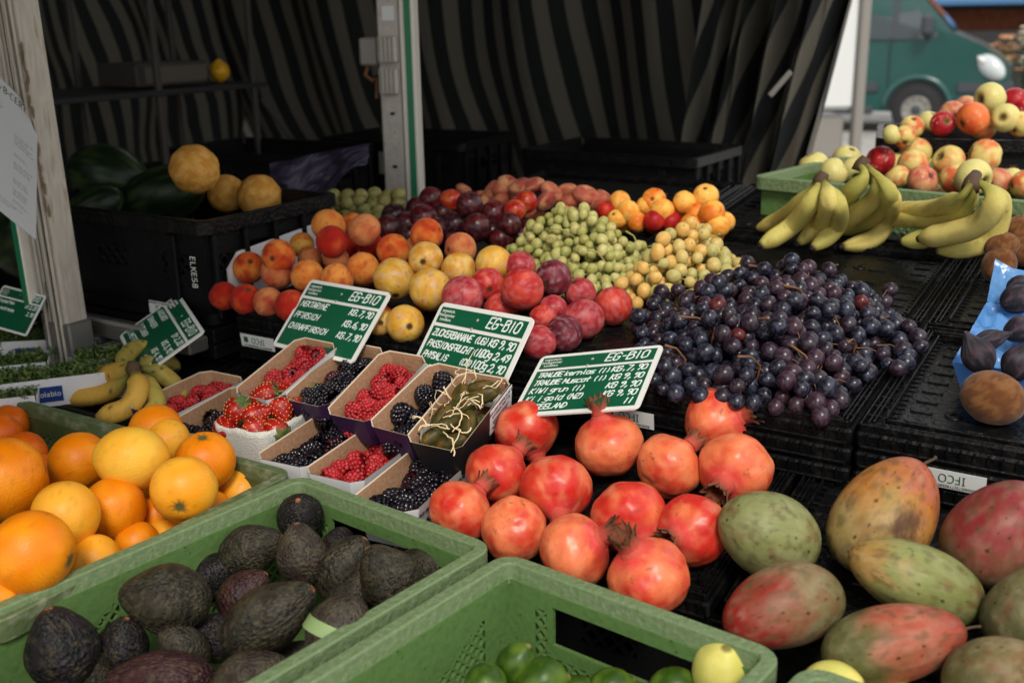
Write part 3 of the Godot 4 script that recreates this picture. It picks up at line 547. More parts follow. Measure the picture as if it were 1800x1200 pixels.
func m_calyx(s: float) -> ArrayMesh:
	var b := MB.new()
	for k in 9:
		var an := TAU * k / 9.0 + s
		var o := Vector3(cos(an), 0, sin(an)); var t := Vector3(-sin(an), 0, cos(an))
		var up := 0.10 + 0.14 * fn(o, 3.0, s)
		b.col = lc(52, 76, 30).lerp(lc(100, 118, 58), 0.5 + 0.5 * fn(o, 5.0, s))
		var f := b.v.size()
		for j in 4:
			var q := j / 3.0
			var w := 0.10 * sin(PI * clampf(0.15 + 0.83 * q, 0, 1))
			var p := o * (0.06 + 0.40 * q) + Vector3(0, 0.62 + up * q - 0.22 * q * q, 0)
			b.vert(p - t * w); b.vert(p + Vector3(0, 0.03, 0)); b.vert(p + t * w)
		for j in 3:
			for q in 2:
				var a := f + j * 3 + q
				b.tri(a, a + 1, a + 3); b.tri(a + 1, a + 4, a + 3)
	b.col = lc(120, 140, 70)
	b.tube([Vector3(0, 0.6, 0), Vector3(0.03, 0.85, 0.02)], [0.035, 0.03], 6)
	return b.commit()

func m_banana(pts: Array, r: float, cg: Color, cy: Color, s: float, tip := 1.0) -> ArrayMesh:
	# five-sided rounded finger swept along a smoothed curve, stem first
	var cv := Curve3D.new()
	for k in pts.size():
		var tg: Vector3 = (pts[mini(k + 1, pts.size() - 1)] - pts[maxi(k - 1, 0)]) * 0.22
		cv.add_point(pts[k], -tg, tg)
	var b := MB.new()
	var n := 15; var K := 30; var nrm := Vector3.ZERO; var f := -1
	var L := cv.get_baked_length()
	for k in K + 1:
		var t := float(k) / K
		var p := cv.sample_baked(L * t, true)
		var tg := (cv.sample_baked(minf(L, L * t + 0.003), true) - cv.sample_baked(maxf(0, L * t - 0.003), true)).normalized()
		if k == 0: nrm = Vector3.UP if absf(tg.y) < 0.9 else Vector3.RIGHT
		nrm = (nrm - tg * nrm.dot(tg)).normalized()
		var bi := tg.cross(nrm)
		var rr := r * (0.34 + 0.66 * ss(0.06, 0.27, t)) * (1.0 - 0.72 * pow(ss(0.78, 1.0, t), 1.4))
		for j in n:
			var an := TAU * j / n
			var rad := rr * (1.0 + 0.055 * cos(5.0 * an + s))
			var c := cg.lerp(cy, ss(0.04, 0.35, t) * ss(1.0, 0.8, t * 0.98))
			var d := Vector3(cos(an), t * 5.0, sin(an))
			c = c.lerp(lc(150, 110, 52), 0.35 * ss(0.2, 0.6, fn(d, 1.2, s)))
			c = c.lerp(lc(58, 40, 26), 0.9 * ss(0.50, 0.58, fn(d, 2.6, s + 3.0)) * tip)
			if t > 0.955: c = lc(34, 28, 22)
			if t < 0.05: c = c.lerp(lc(94, 72, 40), 0.7)
			b.col = c
			var q := b.vert(p + (nrm * cos(an) + bi * sin(an)) * rad)
			if f < 0: f = q
	for k in K:
		for j in n:
			var a := f + k * n + j; var d := f + k * n + (j + 1) % n
			b.tri(a, d, a + n); b.tri(d, d + n, a + n)
	b.col = lc(34, 28, 22)
	var e := b.vert(pts[-1])
	for j in n: b.tri(e, f + K * n + j, f + K * n + (j + 1) % n)
	return b.commit()

# place round fruit: rows of x y z radius dir variant
func put(kind: String, rows: Array, meshes: Array, m: Material, label: Callable, cat: String, group: String, extra = null):
	var idx := -1
	for r in rows:
		idx += 1
		var tf := Transform3D(dirb(Vector3(r[4], r[5], r[6]), rng.randf() * TAU).scaled(Vector3.ONE * r[3]), Vector3(r[0], r[1], r[2]))
		var v := int(r[7])
		if extra != null:
			var o := thing(kind, label.call(v, idx), cat, group, tf)
			extra.call(o, v)
			part(o, "body", meshes[v % meshes.size()], m)
		else:
			solo(kind, meshes[v % meshes.size()], m, tf, label.call(v, idx), cat, group)

# place long fruit: x y z half-length half-width dir variant
func putl(kind: String, rows: Array, meshes: Array, m: Material, label: Callable, cat: String, group: String, extra = null):
	var idx := -1
	for r in rows:
		idx += 1
		var bs := dirb(Vector3(r[5], r[6], r[7]), rng.randf() * TAU) * Basis.from_scale(Vector3(r[4], r[3], r[4]))
		var tf := Transform3D(bs, Vector3(r[0], r[1], r[2]))
		var v := int(r[8])
		if extra != null:
			var o := thing(kind, label.call(v, idx), cat, group, tf)
			part(o, "body", meshes[v % meshes.size()], m)
			extra.call(o, v)
		else:
			solo(kind, meshes[v % meshes.size()], m, tf, label.call(v, idx), cat, group)

# ------------------------------------------------------------------ crates
func perf(w: float, h: float, t: float, s: float, zone: Callable, gap: Rect2) -> ArrayMesh:
	# wall panel (x across, y up from 0, thickness t) with a lattice of diamond holes where zone(x, y) holds and a rectangular grip hole
	var b := MB.new()
	var nx := int(round(w / s)); var ny := int(round(h / s))
	var sx := w / nx; var sy := h / ny
	var rr := 0.70
	var solid := func(i: int, j: int) -> bool:
		if i < 0 or j < 0 or i >= nx or j >= ny: return false
		return not gap.has_point(Vector2((i + 0.5) * sx - w / 2, (j + 0.5) * sy))
	for i in nx:
		for j in ny:
			if not solid.call(i, j): continue
			var inz: bool = zone.call((i + 0.5) * sx - w / 2, (j + 0.5) * sy)
			var cs := [Vector2i(i, j), Vector2i(i + 1, j), Vector2i(i + 1, j + 1), Vector2i(i, j + 1)]
			var poly := []; var cut := []
			for k in 4:
				var c: Vector2i = cs[k]
				var p := Vector2(c.x * sx - w / 2, c.y * sy)
				if inz and (c.x + c.y) % 2 == 0:
					var pv: Vector2i = cs[(k + 3) % 4]; var nx2: Vector2i = cs[(k + 1) % 4]
					poly.append(p.lerp(Vector2(pv.x * sx - w / 2, pv.y * sy), rr)); cut.append(true)
					poly.append(p.lerp(Vector2(nx2.x * sx - w / 2, nx2.y * sy), rr)); cut.append(false)
				else:
					poly.append(p); cut.append(false)
			for side in [0.5, -0.5]:
				var f := b.v.size()
				for p in poly: b.vert(Vector3(p.x, p.y, t * side))
				for k in range(1, poly.size() - 1):
					if side > 0: b.tri(f, f + k, f + k + 1)
					else: b.tri(f, f + k + 1, f + k)
			for k in poly.size():
				if cut[k]:
					var p: Vector2 = poly[k]; var q: Vector2 = poly[(k + 1) % poly.size()]
					b.quad(Vector3(p.x, p.y, t / 2), Vector3(p.x, p.y, -t / 2), Vector3(q.x, q.y, -t / 2), Vector3(q.x, q.y, t / 2))
			for k in 4:
				var nb: Vector2i = Vector2i(i, j) + [Vector2i(0, -1), Vector2i(1, 0), Vector2i(0, 1), Vector2i(-1, 0)][k]
				if not solid.call(nb.x, nb.y):
					var c0: Vector2i = cs[k]; var c1: Vector2i = cs[(k + 1) % 4]
					b.quad(Vector3(c0.x * sx - w / 2, c0.y * sy, t / 2), Vector3(c0.x * sx - w / 2, c0.y * sy, -t / 2), Vector3(c1.x * sx - w / 2, c1.y * sy, -t / 2), Vector3(c1.x * sx - w / 2, c1.y * sy, t / 2))
	return b.commit()

func rimmesh(lx: float, lz: float, rad: float, prof: Array) -> ArrayMesh:
	# profile (outward offset, y) swept round a rounded rectangle
	var b := MB.new()
	var path := []
	for q in 4:
		var cx := (lx / 2 - rad) * (1 if q in [0, 3] else -1); var cz := (lz / 2 - rad) * (1 if q in [0, 1] else -1)
		for k in 6:
			var an := PI / 2 * (q + k / 5.0)
			path.append([Vector3(cx, 0, cz), Vector3(cos(an), 0, sin(an))])
	for pk in prof.size():
		var p0: Vector2 = prof[pk]; var p1: Vector2 = prof[(pk + 1) % prof.size()]
		var f := b.v.size()
		for e in path:
			b.vert(e[0] + e[1] * (rad + p0.x) + Vector3(0, p0.y, 0))
			b.vert(e[0] + e[1] * (rad + p1.x) + Vector3(0, p1.y, 0))
		var n := path.size()
		for k in n:
			var a := f + 2 * k; var d := f + 2 * ((k + 1) % n)
			b.tri(a, a + 1, d); b.tri(d, a + 1, d + 1)
	return b.commit()

func crate_parts(o: Node3D, lx: float, lz: float, h: float, wall: Material, rimm: Material, s: float, black := false):
	# origin: centre of the rim plane; x short side, z long side
	var ins := 0.02
	var zs := func(x, y):
		if black: return absf(wrapf(y, -0.06, 0.06)) < 0.022 and y > 0.04 and y < h - 0.05 and absf(absf(x) - lx * 0.25) < lx * 0.12
		return y > 0.03 and y < h - 0.045 and absf(x) < lx / 2 - 0.06 and not (absf(x) < 0.11 and y > h - 0.102)
	var zl := func(x, y):
		if black: return absf(wrapf(y, -0.06, 0.06)) < 0.022 and y > 0.04 and y < h - 0.05 and absf(wrapf(x, -0.1, 0.1)) < 0.045
		var u: float = lz / 2 - x
		return y > 0.03 and u > 0.07 and u < lz - 0.06 and y < h - 0.055 - 0.44 * fmod(u - 0.07, 0.25)
	var grip := Rect2(-0.095, h - 0.088, 0.19, 0.048)
	var a := perf(lx - 2 * ins, h - 0.02, 0.006, s, zs, grip if not black else Rect2(-0.07, h - 0.1, 0.14, 0.035))
	var b := perf(lz - 2 * ins, h - 0.02, 0.006, s, zl, Rect2(9, 9, 0, 0))
	for sg in [1.0, -1.0]:
		part(o, "wall", a, wall, Transform3D(Basis(), Vector3(0, -h, sg * (lz / 2 - ins))))
		part(o, "wall", b, wall, Transform3D(Basis(Vector3.UP, PI / 2), Vector3(sg * (lx / 2 - ins), -h, 0)))
	part(o, "rim", rimmesh(lx, lz, 0.03, [Vector2(-0.0215, -0.026), Vector2(0, -0.028), Vector2(0, -0.002), Vector2(-0.002, 0), Vector2(-0.016, 0), Vector2(-0.018, -0.002)]), rimm)
	part(o, "lower_band", rimmesh(lx - 0.012, lz - 0.012, 0.026, [Vector2(-0.014, -h), Vector2(-0.002, -h), Vector2(-0.002, -h + 0.022), Vector2(-0.014, -h + 0.022)]), wall)
	part(o, "floor", boxm(Vector3(lx - 2 * ins, 0.006, lz - 2 * ins)), wall, Transform3D(Basis(), Vector3(0, -h + 0.008, 0)))
	for sz in [1.0, -1.0]:
		for sx in [1.0, -1.0]:
			part(o, "corner_post", boxm(Vector3(0.010, h - 0.05, 0.026), 0.003), wall, Transform3D(Basis(), Vector3(sx * (lx / 2 - 0.012), -h / 2 - 0.01, sz * (lz / 2 - 0.11))))

func green_crate(c: Vector3, yaw: float, lx: float, lz: float, h: float, label: String, m := "green", tilt := 0.0) -> Node3D:
	var o := thing("green_crate", label, "crate", "green plastic crates", Transform3D(Basis(Vector3.UP, yaw) * Basis(Vector3.RIGHT, tilt), c))
	crate_parts(o, lx, lz, h, M[m], M[m + "_rim"], 0.0085)
	return o

func label_card(o: Node3D, tf: Transform3D, w: float, h: float):
	# pool-crate label: white card, green lettering and logo, grey code lines
	var c := part(o, "label", boxm(Vector3(w, h, 0.001)), M.white, tf)
	text(c, "lettering", "IFCO", h * 0.62, M.label_green, Transform3D(Basis(), Vector3(-w * 0.02, -h * 0.08, 0.0008)))
	part(c, "logo", boxm(Vector3(h * 0.42, h * 0.42, 0.0006)), M.label_green, Transform3D(Basis(), Vector3(w * 0.34, -h * 0.08, 0.0006)))
	text(c, "code", "80030402752719030010607537", h * 0.2, M.ink, Transform3D(Basis(), Vector3(0, h * 0.36, 0.0008)))

var tray_cache := {}
func tray(tf: Transform3D, label: String, fold := 0.0) -> Node3D:
	# folded black pool crate, origin at the centre of its upper face; .6 x .4
	var o := thing("folded_crate", label, "crate", "black folded crates used as trays", tf)
	if tray_cache.is_empty():
		tray_cache.base = boxm(Vector3(0.594, 0.024, 0.394), 0.004)
		for ax in 2:
			var b := MB.new()
			var L := 0.59 if ax == 0 else 0.39
			for k in [0.003, 0.011, 0.017, 0.030]:
				b.bbox(Vector3(0, 0.002, -k), Vector3(L - 2.2 * k, 0.011 if k < 0.005 or k > 0.02 else 0.008, 0.0028), 0.0009)
			for k in int(L / 0.032):
				b.box(Vector3(-L / 2 + 0.03 + k * 0.032, 0.0015, -0.012), Vector3(0.0025, 0.006, 0.020))
			for k in int(L / 0.016) - 2:
				b.box(Vector3(-L / 2 + 0.02 + k * 0.016, 0.0, -0.036), Vector3(0.0022, 0.003, 0.008))
			tray_cache["rail%d" % ax] = b.commit()
		tray_cache.slot = boxm(Vector3(0.030, 0.0030, 0.0065), 0.0014)
		var rb := MB.new()
		rb.lathe([Vector2(0.005, 0.0016), Vector2(0.009, 0.0026), Vector2(0.012, 0.0016), Vector2(0.0125, -0.001)], 18)
		tray_cache.boss = rb.commit()
		tray_cache.latch = boxm(Vector3(0.09, 0.004, 0.016), 0.0015)
		var fr := MB.new()
		for k in 34: fr.box(Vector3(-0.28 + k * 0.017, 0, 0), Vector3(0.003, 0.016, 0.004))
		fr.bbox(Vector3(0, -0.011, 0.001), Vector3(0.58, 0.004, 0.006), 0.001)
		tray_cache.teeth = fr.commit()
	part(o, "base_panel", tray_cache.base, M.black, Transform3D(Basis(), Vector3(0, -0.012, 0)))
	part(o, "edge_rail", tray_cache.rail0, M.black, Transform3D(Basis(), Vector3(0, 0.004, 0.196)))
	part(o, "edge_rail", tray_cache.rail0, M.black, Transform3D(Basis(Vector3.UP, PI), Vector3(0, 0.004, -0.196)))
	part(o, "edge_rail", tray_cache.rail1, M.black, Transform3D(Basis(Vector3.UP, PI / 2), Vector3(0.296, 0.004, 0)))
	part(o, "edge_rail", tray_cache.rail1, M.black, Transform3D(Basis(Vector3.UP, -PI / 2), Vector3(-0.296, 0.004, 0)))
	for sx in [-1.0, 1.0]:
		for k in 9:
			part(o, "slot_rib", tray_cache.slot, M.black, Transform3D(Basis(), Vector3(sx * 0.232, 0.001, -0.14 + k * 0.035)))
			if k % 2 == 0: part(o, "slot_rib", tray_cache.slot, M.black, Transform3D(Basis(), Vector3(sx * 0.155, 0.001, -0.14 + k * 0.035)))
		part(o, "latch_plate", tray_cache.latch, M.black, Transform3D(Basis(), Vector3(sx * 0.10, 0.001, 0.142)))
		part(o, "boss", tray_cache.boss, M.black, Transform3D(Basis(), Vector3(sx * 0.19, 0.0, 0.10)))
		part(o, "boss", tray_cache.boss, M.black, Transform3D(Basis(), Vector3(sx * 0.12, 0.0, -0.08)))
	part(o, "front_teeth", tray_cache.teeth, M.black, Transform3D(Basis(), Vector3(0, -0.008, 0.1985)))
	return o

func black_box(tf: Transform3D, lx: float, lz: float, h: float, label: String, cached := {}) -> Node3D:
	var o := thing("black_crate", label, "crate", "black plastic fruit crates", tf)
	crate_parts(o, lx, lz, h, M.black_wall, M.black, 0.014, true)
	for sz in [1.0, -1.0]:
		for k in 5:
			part(o, "wall_rib", boxm(Vector3(0.012, h - 0.04, 0.014), 0.003), M.black_wall, Transform3D(Basis(), Vector3(-lx * 0.42 + k * lx * 0.21, -h / 2 - 0.01, sz * (lz / 2 - 0.009))))
	return o

# ------------------------------------------------------------------ handwriting: strokes on a 4 x 6 grid
const GLYPH := {
	"A": "06 20 46;14 34", "B": "06 00 30 41 32 03;32 44 45 36 06", "C": "41 30 10 01 05 16 36 45", "D": "06 00 20 42 44 26 06", "E": "40 00 06 46;03 33", "F": "40 00 06;03 33",
	"G": "41 30 10 01 05 16 36 45 43 23", "H": "00 06;40 46;03 43", "I": "20 26", "J": "30 35 26 15", "K": "00 06;40 03 46", "L": "00 06 46", "M": "06 00 24 40 46", "N": "06 00 46 40",
	"O": "10 30 41 45 36 16 05 01 10", "P": "06 00 30 41 42 33 03", "R": "06 00 30 41 42 33 03 46", "S": "41 30 10 01 02 13 33 44 45 36 16 05", "T": "00 40;20 26", "U": "00 05 16 36 45 40", "W": "00 16 23 36 40", "V": "00 26 40",
	"Y": "00 23 40;23 26", "Z": "00 40 06 46", "0": "10 30 41 45 36 16 05 01 10", "1": "11 20 26", "2": "01 10 30 41 42 06 46", "3": "00 40 23 43 45 36 06", "4": "30 04 44;32 36", "5": "40 00 03 33 44 45 36 06",
	"6": "30 02 05 16 36 45 44 33 03", "7": "00 40 16", "9": "42 12 01 10 30 41 43 26", ",": "25 17", ".": "25 26", "-": "13 33", "(": "30 22 24 36", ")": "10 22 24 16",
	"a": "42 12 03 05 16 36 45 42 46", "c": "42 12 03 05 16 46", "d": "40 46 16 05 03 12 42", "e": "04 44 33 12 03 05 16 46", "g": "42 12 03 04 15 45 42 47 28 08", "h": "00 06;03 22 43 46", "i": "22 26;20 20", "k": "00 06;32 04 36", "l": "20 25 36",
	"m": "06 02;03 12 23 26;23 32 43 46", "n": "06 02;03 22 43 46", "o": "12 32 43 45 36 16 05 03 12", "r": "06 02;04 22 42", "s": "42 12 03 14 34 45 36 06", "t": "20 25 36;02 42", "u": "02 05 16 36 45 42;46 42"}

func stroke_text(im: Image, s: String, x: float, y: float, h: float, w: float, c: Color, wob := 0.10, slant := 0.18):
	var k := h / 6.0
	for ch in s:
		if GLYPH.has(ch):
			for line in GLYPH[ch].split(";"):
				var last := Vector2(-1, -1)
				for pt in line.split(" "):
					var p := Vector2(float(pt[0]), float(pt[1]))
					p += Vector2(rng.randf_range(-wob, wob), rng.randf_range(-wob, wob)) * 2.6
					p = Vector2(x + p.x * k * 0.86 + (6.0 - p.y) * k * slant, y + p.y * k)
					if last.x < 0: last = p
					var n := int(last.distance_to(p)) + 1
					for j in n + 1:
						var q := last.lerp(p, float(j) / n)
						var r := w * rng.randf_range(0.85, 1.1)
						for yy in range(int(q.y - r), int(q.y + r) + 1):
							for xx in range(int(q.x - r), int(q.x + r) + 1):
								if xx >= 0 and yy >= 0 and xx < im.get_width() and yy < im.get_height() and Vector2(xx, yy).distance_to(q) <= r:
									im.set_pixel(xx, yy, im.get_pixel(xx, yy).lerp(c, 0.8))
					last = p
			x += h * 0.70
		else:
			x += h * 0.45
		y += rng.randf_range(-0.4, 0.4)

func price_sign(tf: Transform3D, lines: Array, label: String, smear: int):
	var W := 630; var H := 444
	var im := Image.create(W, H, false, Image.FORMAT_RGB8)
	var g := Color8(14, 84, 56)
	im.fill(g)
	# wiped chalk film
	rng.seed = 900 + smear
	for k in 26:
		var c := Vector2(rng.randf_range(60, W - 60), rng.randf_range(40, H - 40)); var an := rng.randf_range(-0.7, 0.3)
		var L := rng.randf_range(30, 110); var al := rng.randf_range(0.03, 0.10)
		for j in int(L):
			var q := c + Vector2(cos(an), sin(an)) * (j - L / 2)
			for e in range(-5, 6):
				var px := Vector2i(q + Vector2(-sin(an), cos(an)) * e)
				if px.x >= 0 and px.y >= 0 and px.x < W and px.y < H and (e * 7 + k) % 3 != 0:
					im.set_pixelv(px, im.get_pixelv(px).lerp(Color8(176, 196, 184), al * 0.6))
	var wh := Color8(226, 232, 226)
	stroke_text(im, "EG-BIO", W * 0.58, 34, 52, 4.2, wh)
	for k in lines.size():
		var y := 138.0 + k * (290.0 / maxf(4.0, lines.size()))
		var hl := minf(34.0, 380.0 / (0.66 * lines[k][0].length()))
		stroke_text(im, lines[k][0], 30, y + 34.0 - hl, hl, 3.3, wh, 0.11, 0.25)
		var wr := 0.0
		for ch in lines[k][1]: wr += 36 * (0.70 if GLYPH.has(ch) else 0.45)
		stroke_text(im, lines[k][1], W - 30 - wr, y - 2, 36, 3.7, wh, 0.11, 0.25)
	var m := StandardMaterial3D.new(); m.albedo_texture = ImageTexture.create_from_image(im); m.roughness = 0.32
	var o := thing("price_sign", label, "price sign", "green handwritten price signs", tf)
	part(o, "frame", rounded_card(0.21, 0.148, 0.010, 0.003), M.sign_white)
	for z in [[0.0135, 0.0985], [0.1105, 0.0300]]:
		var b := MB.new()
		var y0: float = 0.0075 if z[0] < 0.05 else 0.1125
		var y1: float = 0.1065 if z[0] < 0.05 else 0.1405
		b.quad(Vector3(-0.0975, y0, 0.0022), Vector3(0.0975, y0, 0.0022), Vector3(0.0975, y1, 0.0022), Vector3(-0.0975, y1, 0.0022), Vector2(0.02, 1.0 - y1 / 0.148), Vector2(0.98, 1.0 - y0 / 0.148))
		part(o, "writing_field", b.commit(), m)
	for k in 3:
		text(o, "print", ["organisch-", "biologischer", "Landbau"][k], 0.0065, M.sign_white, Transform3D(Basis(), Vector3(-0.078, 0.134 - k * 0.0075, 0.0026)))
	for p in [Vector3(-0.008, 0.128, 0.0022), Vector3(-0.012, 0.112, 0.0022)]:
		var b := MB.new(); b.lathe([Vector2(0.0005, 0.001), Vector2(0.0022, 0.0006), Vector2(0.0026, 0)], 12, Vector3.ZERO, Basis(Vector3.RIGHT, PI / 2))
		part(o, "rivet", b.commit(), M.rivet, Transform3D(Basis(), p))

func rounded_card(w: float, h: float, r: float, t: float) -> ArrayMesh:
	var b := MB.new()
	var pts := []
	for q in 4:
		var c := Vector2((w / 2 - r) * (1 if q in [0, 3] else -1), h - r if q in [0, 1] else r)
		for k in 6:
			var an := PI / 2 * (q + k / 5.0)
			pts.append(c + Vector2(cos(an), sin(an)) * r)
	for side in [0.5, -0.5]:
		var f := b.vert(Vector3(0, h / 2, t * side))
		for p in pts: b.vert(Vector3(p.x, p.y, t * side))
		for k in pts.size():
			if side > 0: b.tri(f, f + 1 + k, f + 1 + (k + 1) % pts.size())
			else: b.tri(f, f + 1 + (k + 1) % pts.size(), f + 1 + k)
	for k in pts.size():
		var p: Vector2 = pts[k]; var q: Vector2 = pts[(k + 1) % pts.size()]
		b.quad(Vector3(p.x, p.y, t / 2), Vector3(p.x, p.y, -t / 2), Vector3(q.x, q.y, -t / 2), Vector3(q.x, q.y, t / 2))
	return b.commit()

# ------------------------------------------------------------------ cardboard punnets (origin: centre of the rim plane, z along its length)
func octo(l: float, w: float, c: float, y: float) -> Array:
	return [Vector3(w, y, l - c), Vector3(w - c, y, l), Vector3(-w + c, y, l), Vector3(-w, y, l - c), Vector3(-w, y, -l + c), Vector3(-w + c, y, -l), Vector3(w - c, y, -l), Vector3(w, y, -l + c)]

func punnet(tf: Transform3D, label: String, out_side: Material, out_end: Material, words := "", group := "cardboard berry punnets") -> Node3D:
	var o := thing("punnet", label, "punnet", group, tf)
	var H := 0.058; var L := 0.090; var W := 0.047; var C := 0.014
	var rim := octo(L, W, C, 0); var low := octo(L - 0.010, W - 0.011, C - 0.006, -H)
	var sc := [0.0, 0.0, 0.0, 0.0, 0.0, 0.0, 0.0, 0.0]
	var inn := MB.new()
	var irim := octo(L - 0.002, W - 0.002, C - 0.001, -0.0005); var ilow := octo(L - 0.012, W - 0.013, C - 0.007, -H + 0.002)
	for k in 8:
		var n := (k + 1) % 8
		inn.quad(ilow[n], ilow[k], irim[k], irim[n])
	var f := inn.vert(Vector3(0, -H + 0.002, 0))
	for p in ilow: inn.vert(p)
	for k in 8: inn.tri(f, f + 1 + (k + 1) % 8, f + 1 + k)
	part(o, "lining", inn.commit(), M.kraft)
	for k in 8:
		var n := (k + 1) % 8
		var b := MB.new()
		b.quad(low[k], low[n], rim[n], rim[k])
		part(o, "side_panel" if k in [3, 7] else "end_panel", b.commit(), out_side if k in [3, 7] else out_end)
	var e := MB.new()
	for k in 8:
		var n := (k + 1) % 8
		e.quad(irim[k], rim[k] + Vector3(0, 0.0006, 0), rim[n] + Vector3(0, 0.0006, 0), irim[n])
	part(o, "rim_edge", e.commit(), M.card_edge)
	# overlapped flap at the far end with its folded seam, and a second crease
	var fl := MB.new()
	fl.bbox(Vector3(0.006, -0.026, -L + 0.0075), Vector3(0.046, 0.046, 0.0012), 0.0004, Basis(Vector3.RIGHT, -0.17))
	part(o, "end_flap", fl.commit(), M.kraft)
	if words != "":
		var n := Vector3(H, -0.011, 0).normalized()
		var zz := Vector3(0, 0, -1)
		text(o, "print", words, 0.0085, M.ink, Transform3D(Basis(zz, n.cross(zz), n), Vector3(W - 0.0022, -0.012, 0.0) + n * 0.0006))
	return o

func fill(o: Node3D, kind: String, meshes: Array, m: Material, n: int, size: float, lx: float, lz: float, y0: float, rise: float, label: String, group: String, extra = null):
	# loose berries dropped into a punnet; each its own thing
	var pts := []
	var tries := 0
	while pts.size() < n and tries < 6000:
		tries += 1
		var layer := 0 if pts.size() < n * 0.45 else 1
		var p := Vector3(rng.randf_range(-lx, lx), y0 + layer * rise + rng.randf_range(-0.003, 0.003), rng.randf_range(-lz, lz))
		if layer == 1: p.x *= 0.85; p.z *= 0.92
		var ok := true
		for q in pts:
			if p.distance_to(q) < size * 0.86: ok = false; break
		if ok: pts.append(p)
	for p in pts:
		var d := Vector3(rng.randf_range(-1, 1), rng.randf_range(-0.9, 0.7), rng.randf_range(-1, 1))
		var tf := o.transform * Transform3D(dirb(d, rng.randf() * TAU).scaled(Vector3.ONE * size * rng.randf_range(0.9, 1.1)), p)
		if extra != null:
			var t := thing(kind, label, kind, group, tf)
			part(t, "body", meshes[rng.randi() % meshes.size()], m)
			extra.call(t)
		else:
			solo(kind, meshes[rng.randi() % meshes.size()], m, tf, label, kind, group)

# ------------------------------------------------------------------ grapes: bunches heaped over a height field
const GRAPE_AT := {"blue_grape_bunch": [" touching the golden grapes", " at the middle of the heap beside the golden grapes", " at the top nearest the first banana bunch", " at the top nearest the second banana bunch", " in the middle of the heap", " right of the heap's middle towards the fig tray", " at the corner pointing to the kiwis", " just behind the grape price sign", " above the topmost pomegranate", " at the tray corner above the mangoes", " along the side facing the lone kiwi", " in the middle above the price sign"], "green_grape_bunch": [" touching the dark plums", " at the back against the flat peaches", " in the middle of the green grapes", " at the back against the nectarines", " between nectarines and golden grapes", " nearest the red plums"], "golden_grape_bunch": [" nearest the red plums", " beside the green grapes", " at the back against the nectarines", " nearest the blue grapes"]}
func grapes(kind: String, centres: Array, poly: PackedVector2Array, r: float, hgt: Callable, n: int, meshes: Callable, m: Material, stem: Material, label: String, group: String, sd: int):
	rng.seed = sd
	var lo := Vector2(9, 9); var hi := Vector2(-9, -9)
	for p in poly:
		lo = Vector2(minf(lo.x, p.x), minf(lo.y, p.y)); hi = Vector2(maxf(hi.x, p.x), maxf(hi.y, p.y))
	var pts := []; var grid := {}
	var cell := r * 2.0
	var tries := 0
	while pts.size() < n and tries < n * 60:
		tries += 1
		var ab := Vector2(rng.randf_range(lo.x, hi.x), rng.randf_range(lo.y, hi.y))
		if not Geometry2D.is_point_in_polygon(ab, poly): continue
		var top: float = hgt.call(ab.x, ab.y)
		var deep := minf(top, r * 4.2)
		var y := floor2(ab.x) + r + maxf(0.0, top - deep * pow(rng.randf(), 1.6) - r)
		var p := at(ab.x, ab.y, y)
		var key := Vector3i((p / cell).floor())
		var ok := true
		for dx in [-1, 0, 1]:
			for dy in [-1, 0, 1]:
				for dz in [-1, 0, 1]:
					if not ok: break
					for q in grid.get(key + Vector3i(dx, dy, dz), []):
						if p.distance_to(q) < r * 1.72: ok = false; break
		if not ok: continue
		if not grid.has(key): grid[key] = []
		grid[key].append(p); pts.append([p, ab])
	var mine := {}
	for e in pts:
		var best := 0; var bd := 1e9
		for k in centres.size():
			var dd: float = (e[1] as Vector2).distance_to(centres[k]) * (1.0 + 0.25 * fn(e[0], 30.0, k))
			if dd < bd: bd = dd; best = k
		if not mine.has(best): mine[best] = []
		mine[best].append(e[0])
	for k in mine:
		var c2: Vector2 = centres[k]
		var o := thing(kind, label + GRAPE_AT[kind][k] if GRAPE_AT.has(kind) else label, "grapes", group, Transform3D(Basis(), at(c2.x, c2.y, floor2(c2.x))))
		var mid := at(c2.x, c2.y, floor2(c2.x) + hgt.call(c2.x, c2.y) * 0.7)
		var sb := MB.new()
		sb.col = Color(1, 1, 1)
		for p in mine[k]:
			var d := Vector3(rng.randf_range(-1, 1), rng.randf_range(-0.2, 1), rng.randf_range(-1, 1))
			part(o, "berry", meshes.call(k, rng), m, Transform3D(dirb(mid - p + d * 0.02, rng.randf() * TAU).scaled(Vector3(1, rng.randf_range(0.95, 1.12), 1) * r * rng.randf_range(0.76, 1.1)), p - o.position))
			if rng.randf() < 0.42:
				var q: Vector3 = p + (mid - p).normalized() * minf(r * 3.2, p.distance_to(mid)) + Vector3(0, r * rng.randf_range(0.1, 0.7), 0)
				sb.tube([p - o.position, (p + q) * 0.5 + Vector3(0, r * 0.4, 0) - o.position, q - o.position], [0.0008, 0.0008, 0.0010], 5)
		# main stalk reaching out of the heap
		var st := mid - o.position
		var end := st + Vector3(rng.randf_range(-0.05, 0.05), 0.022 + rng.randf() * 0.02, rng.randf_range(-0.05, 0.05))
		sb.tube([st - Vector3(0, 0.02, 0), st + Vector3(0.004, 0.012, 0.003), (st + end) * 0.5 + Vector3(0.004, 0.012, 0), end], [0.0018, 0.0018, 0.0016, 0.0024], 6)
		part(o, "stalk", sb.commit(), stem)

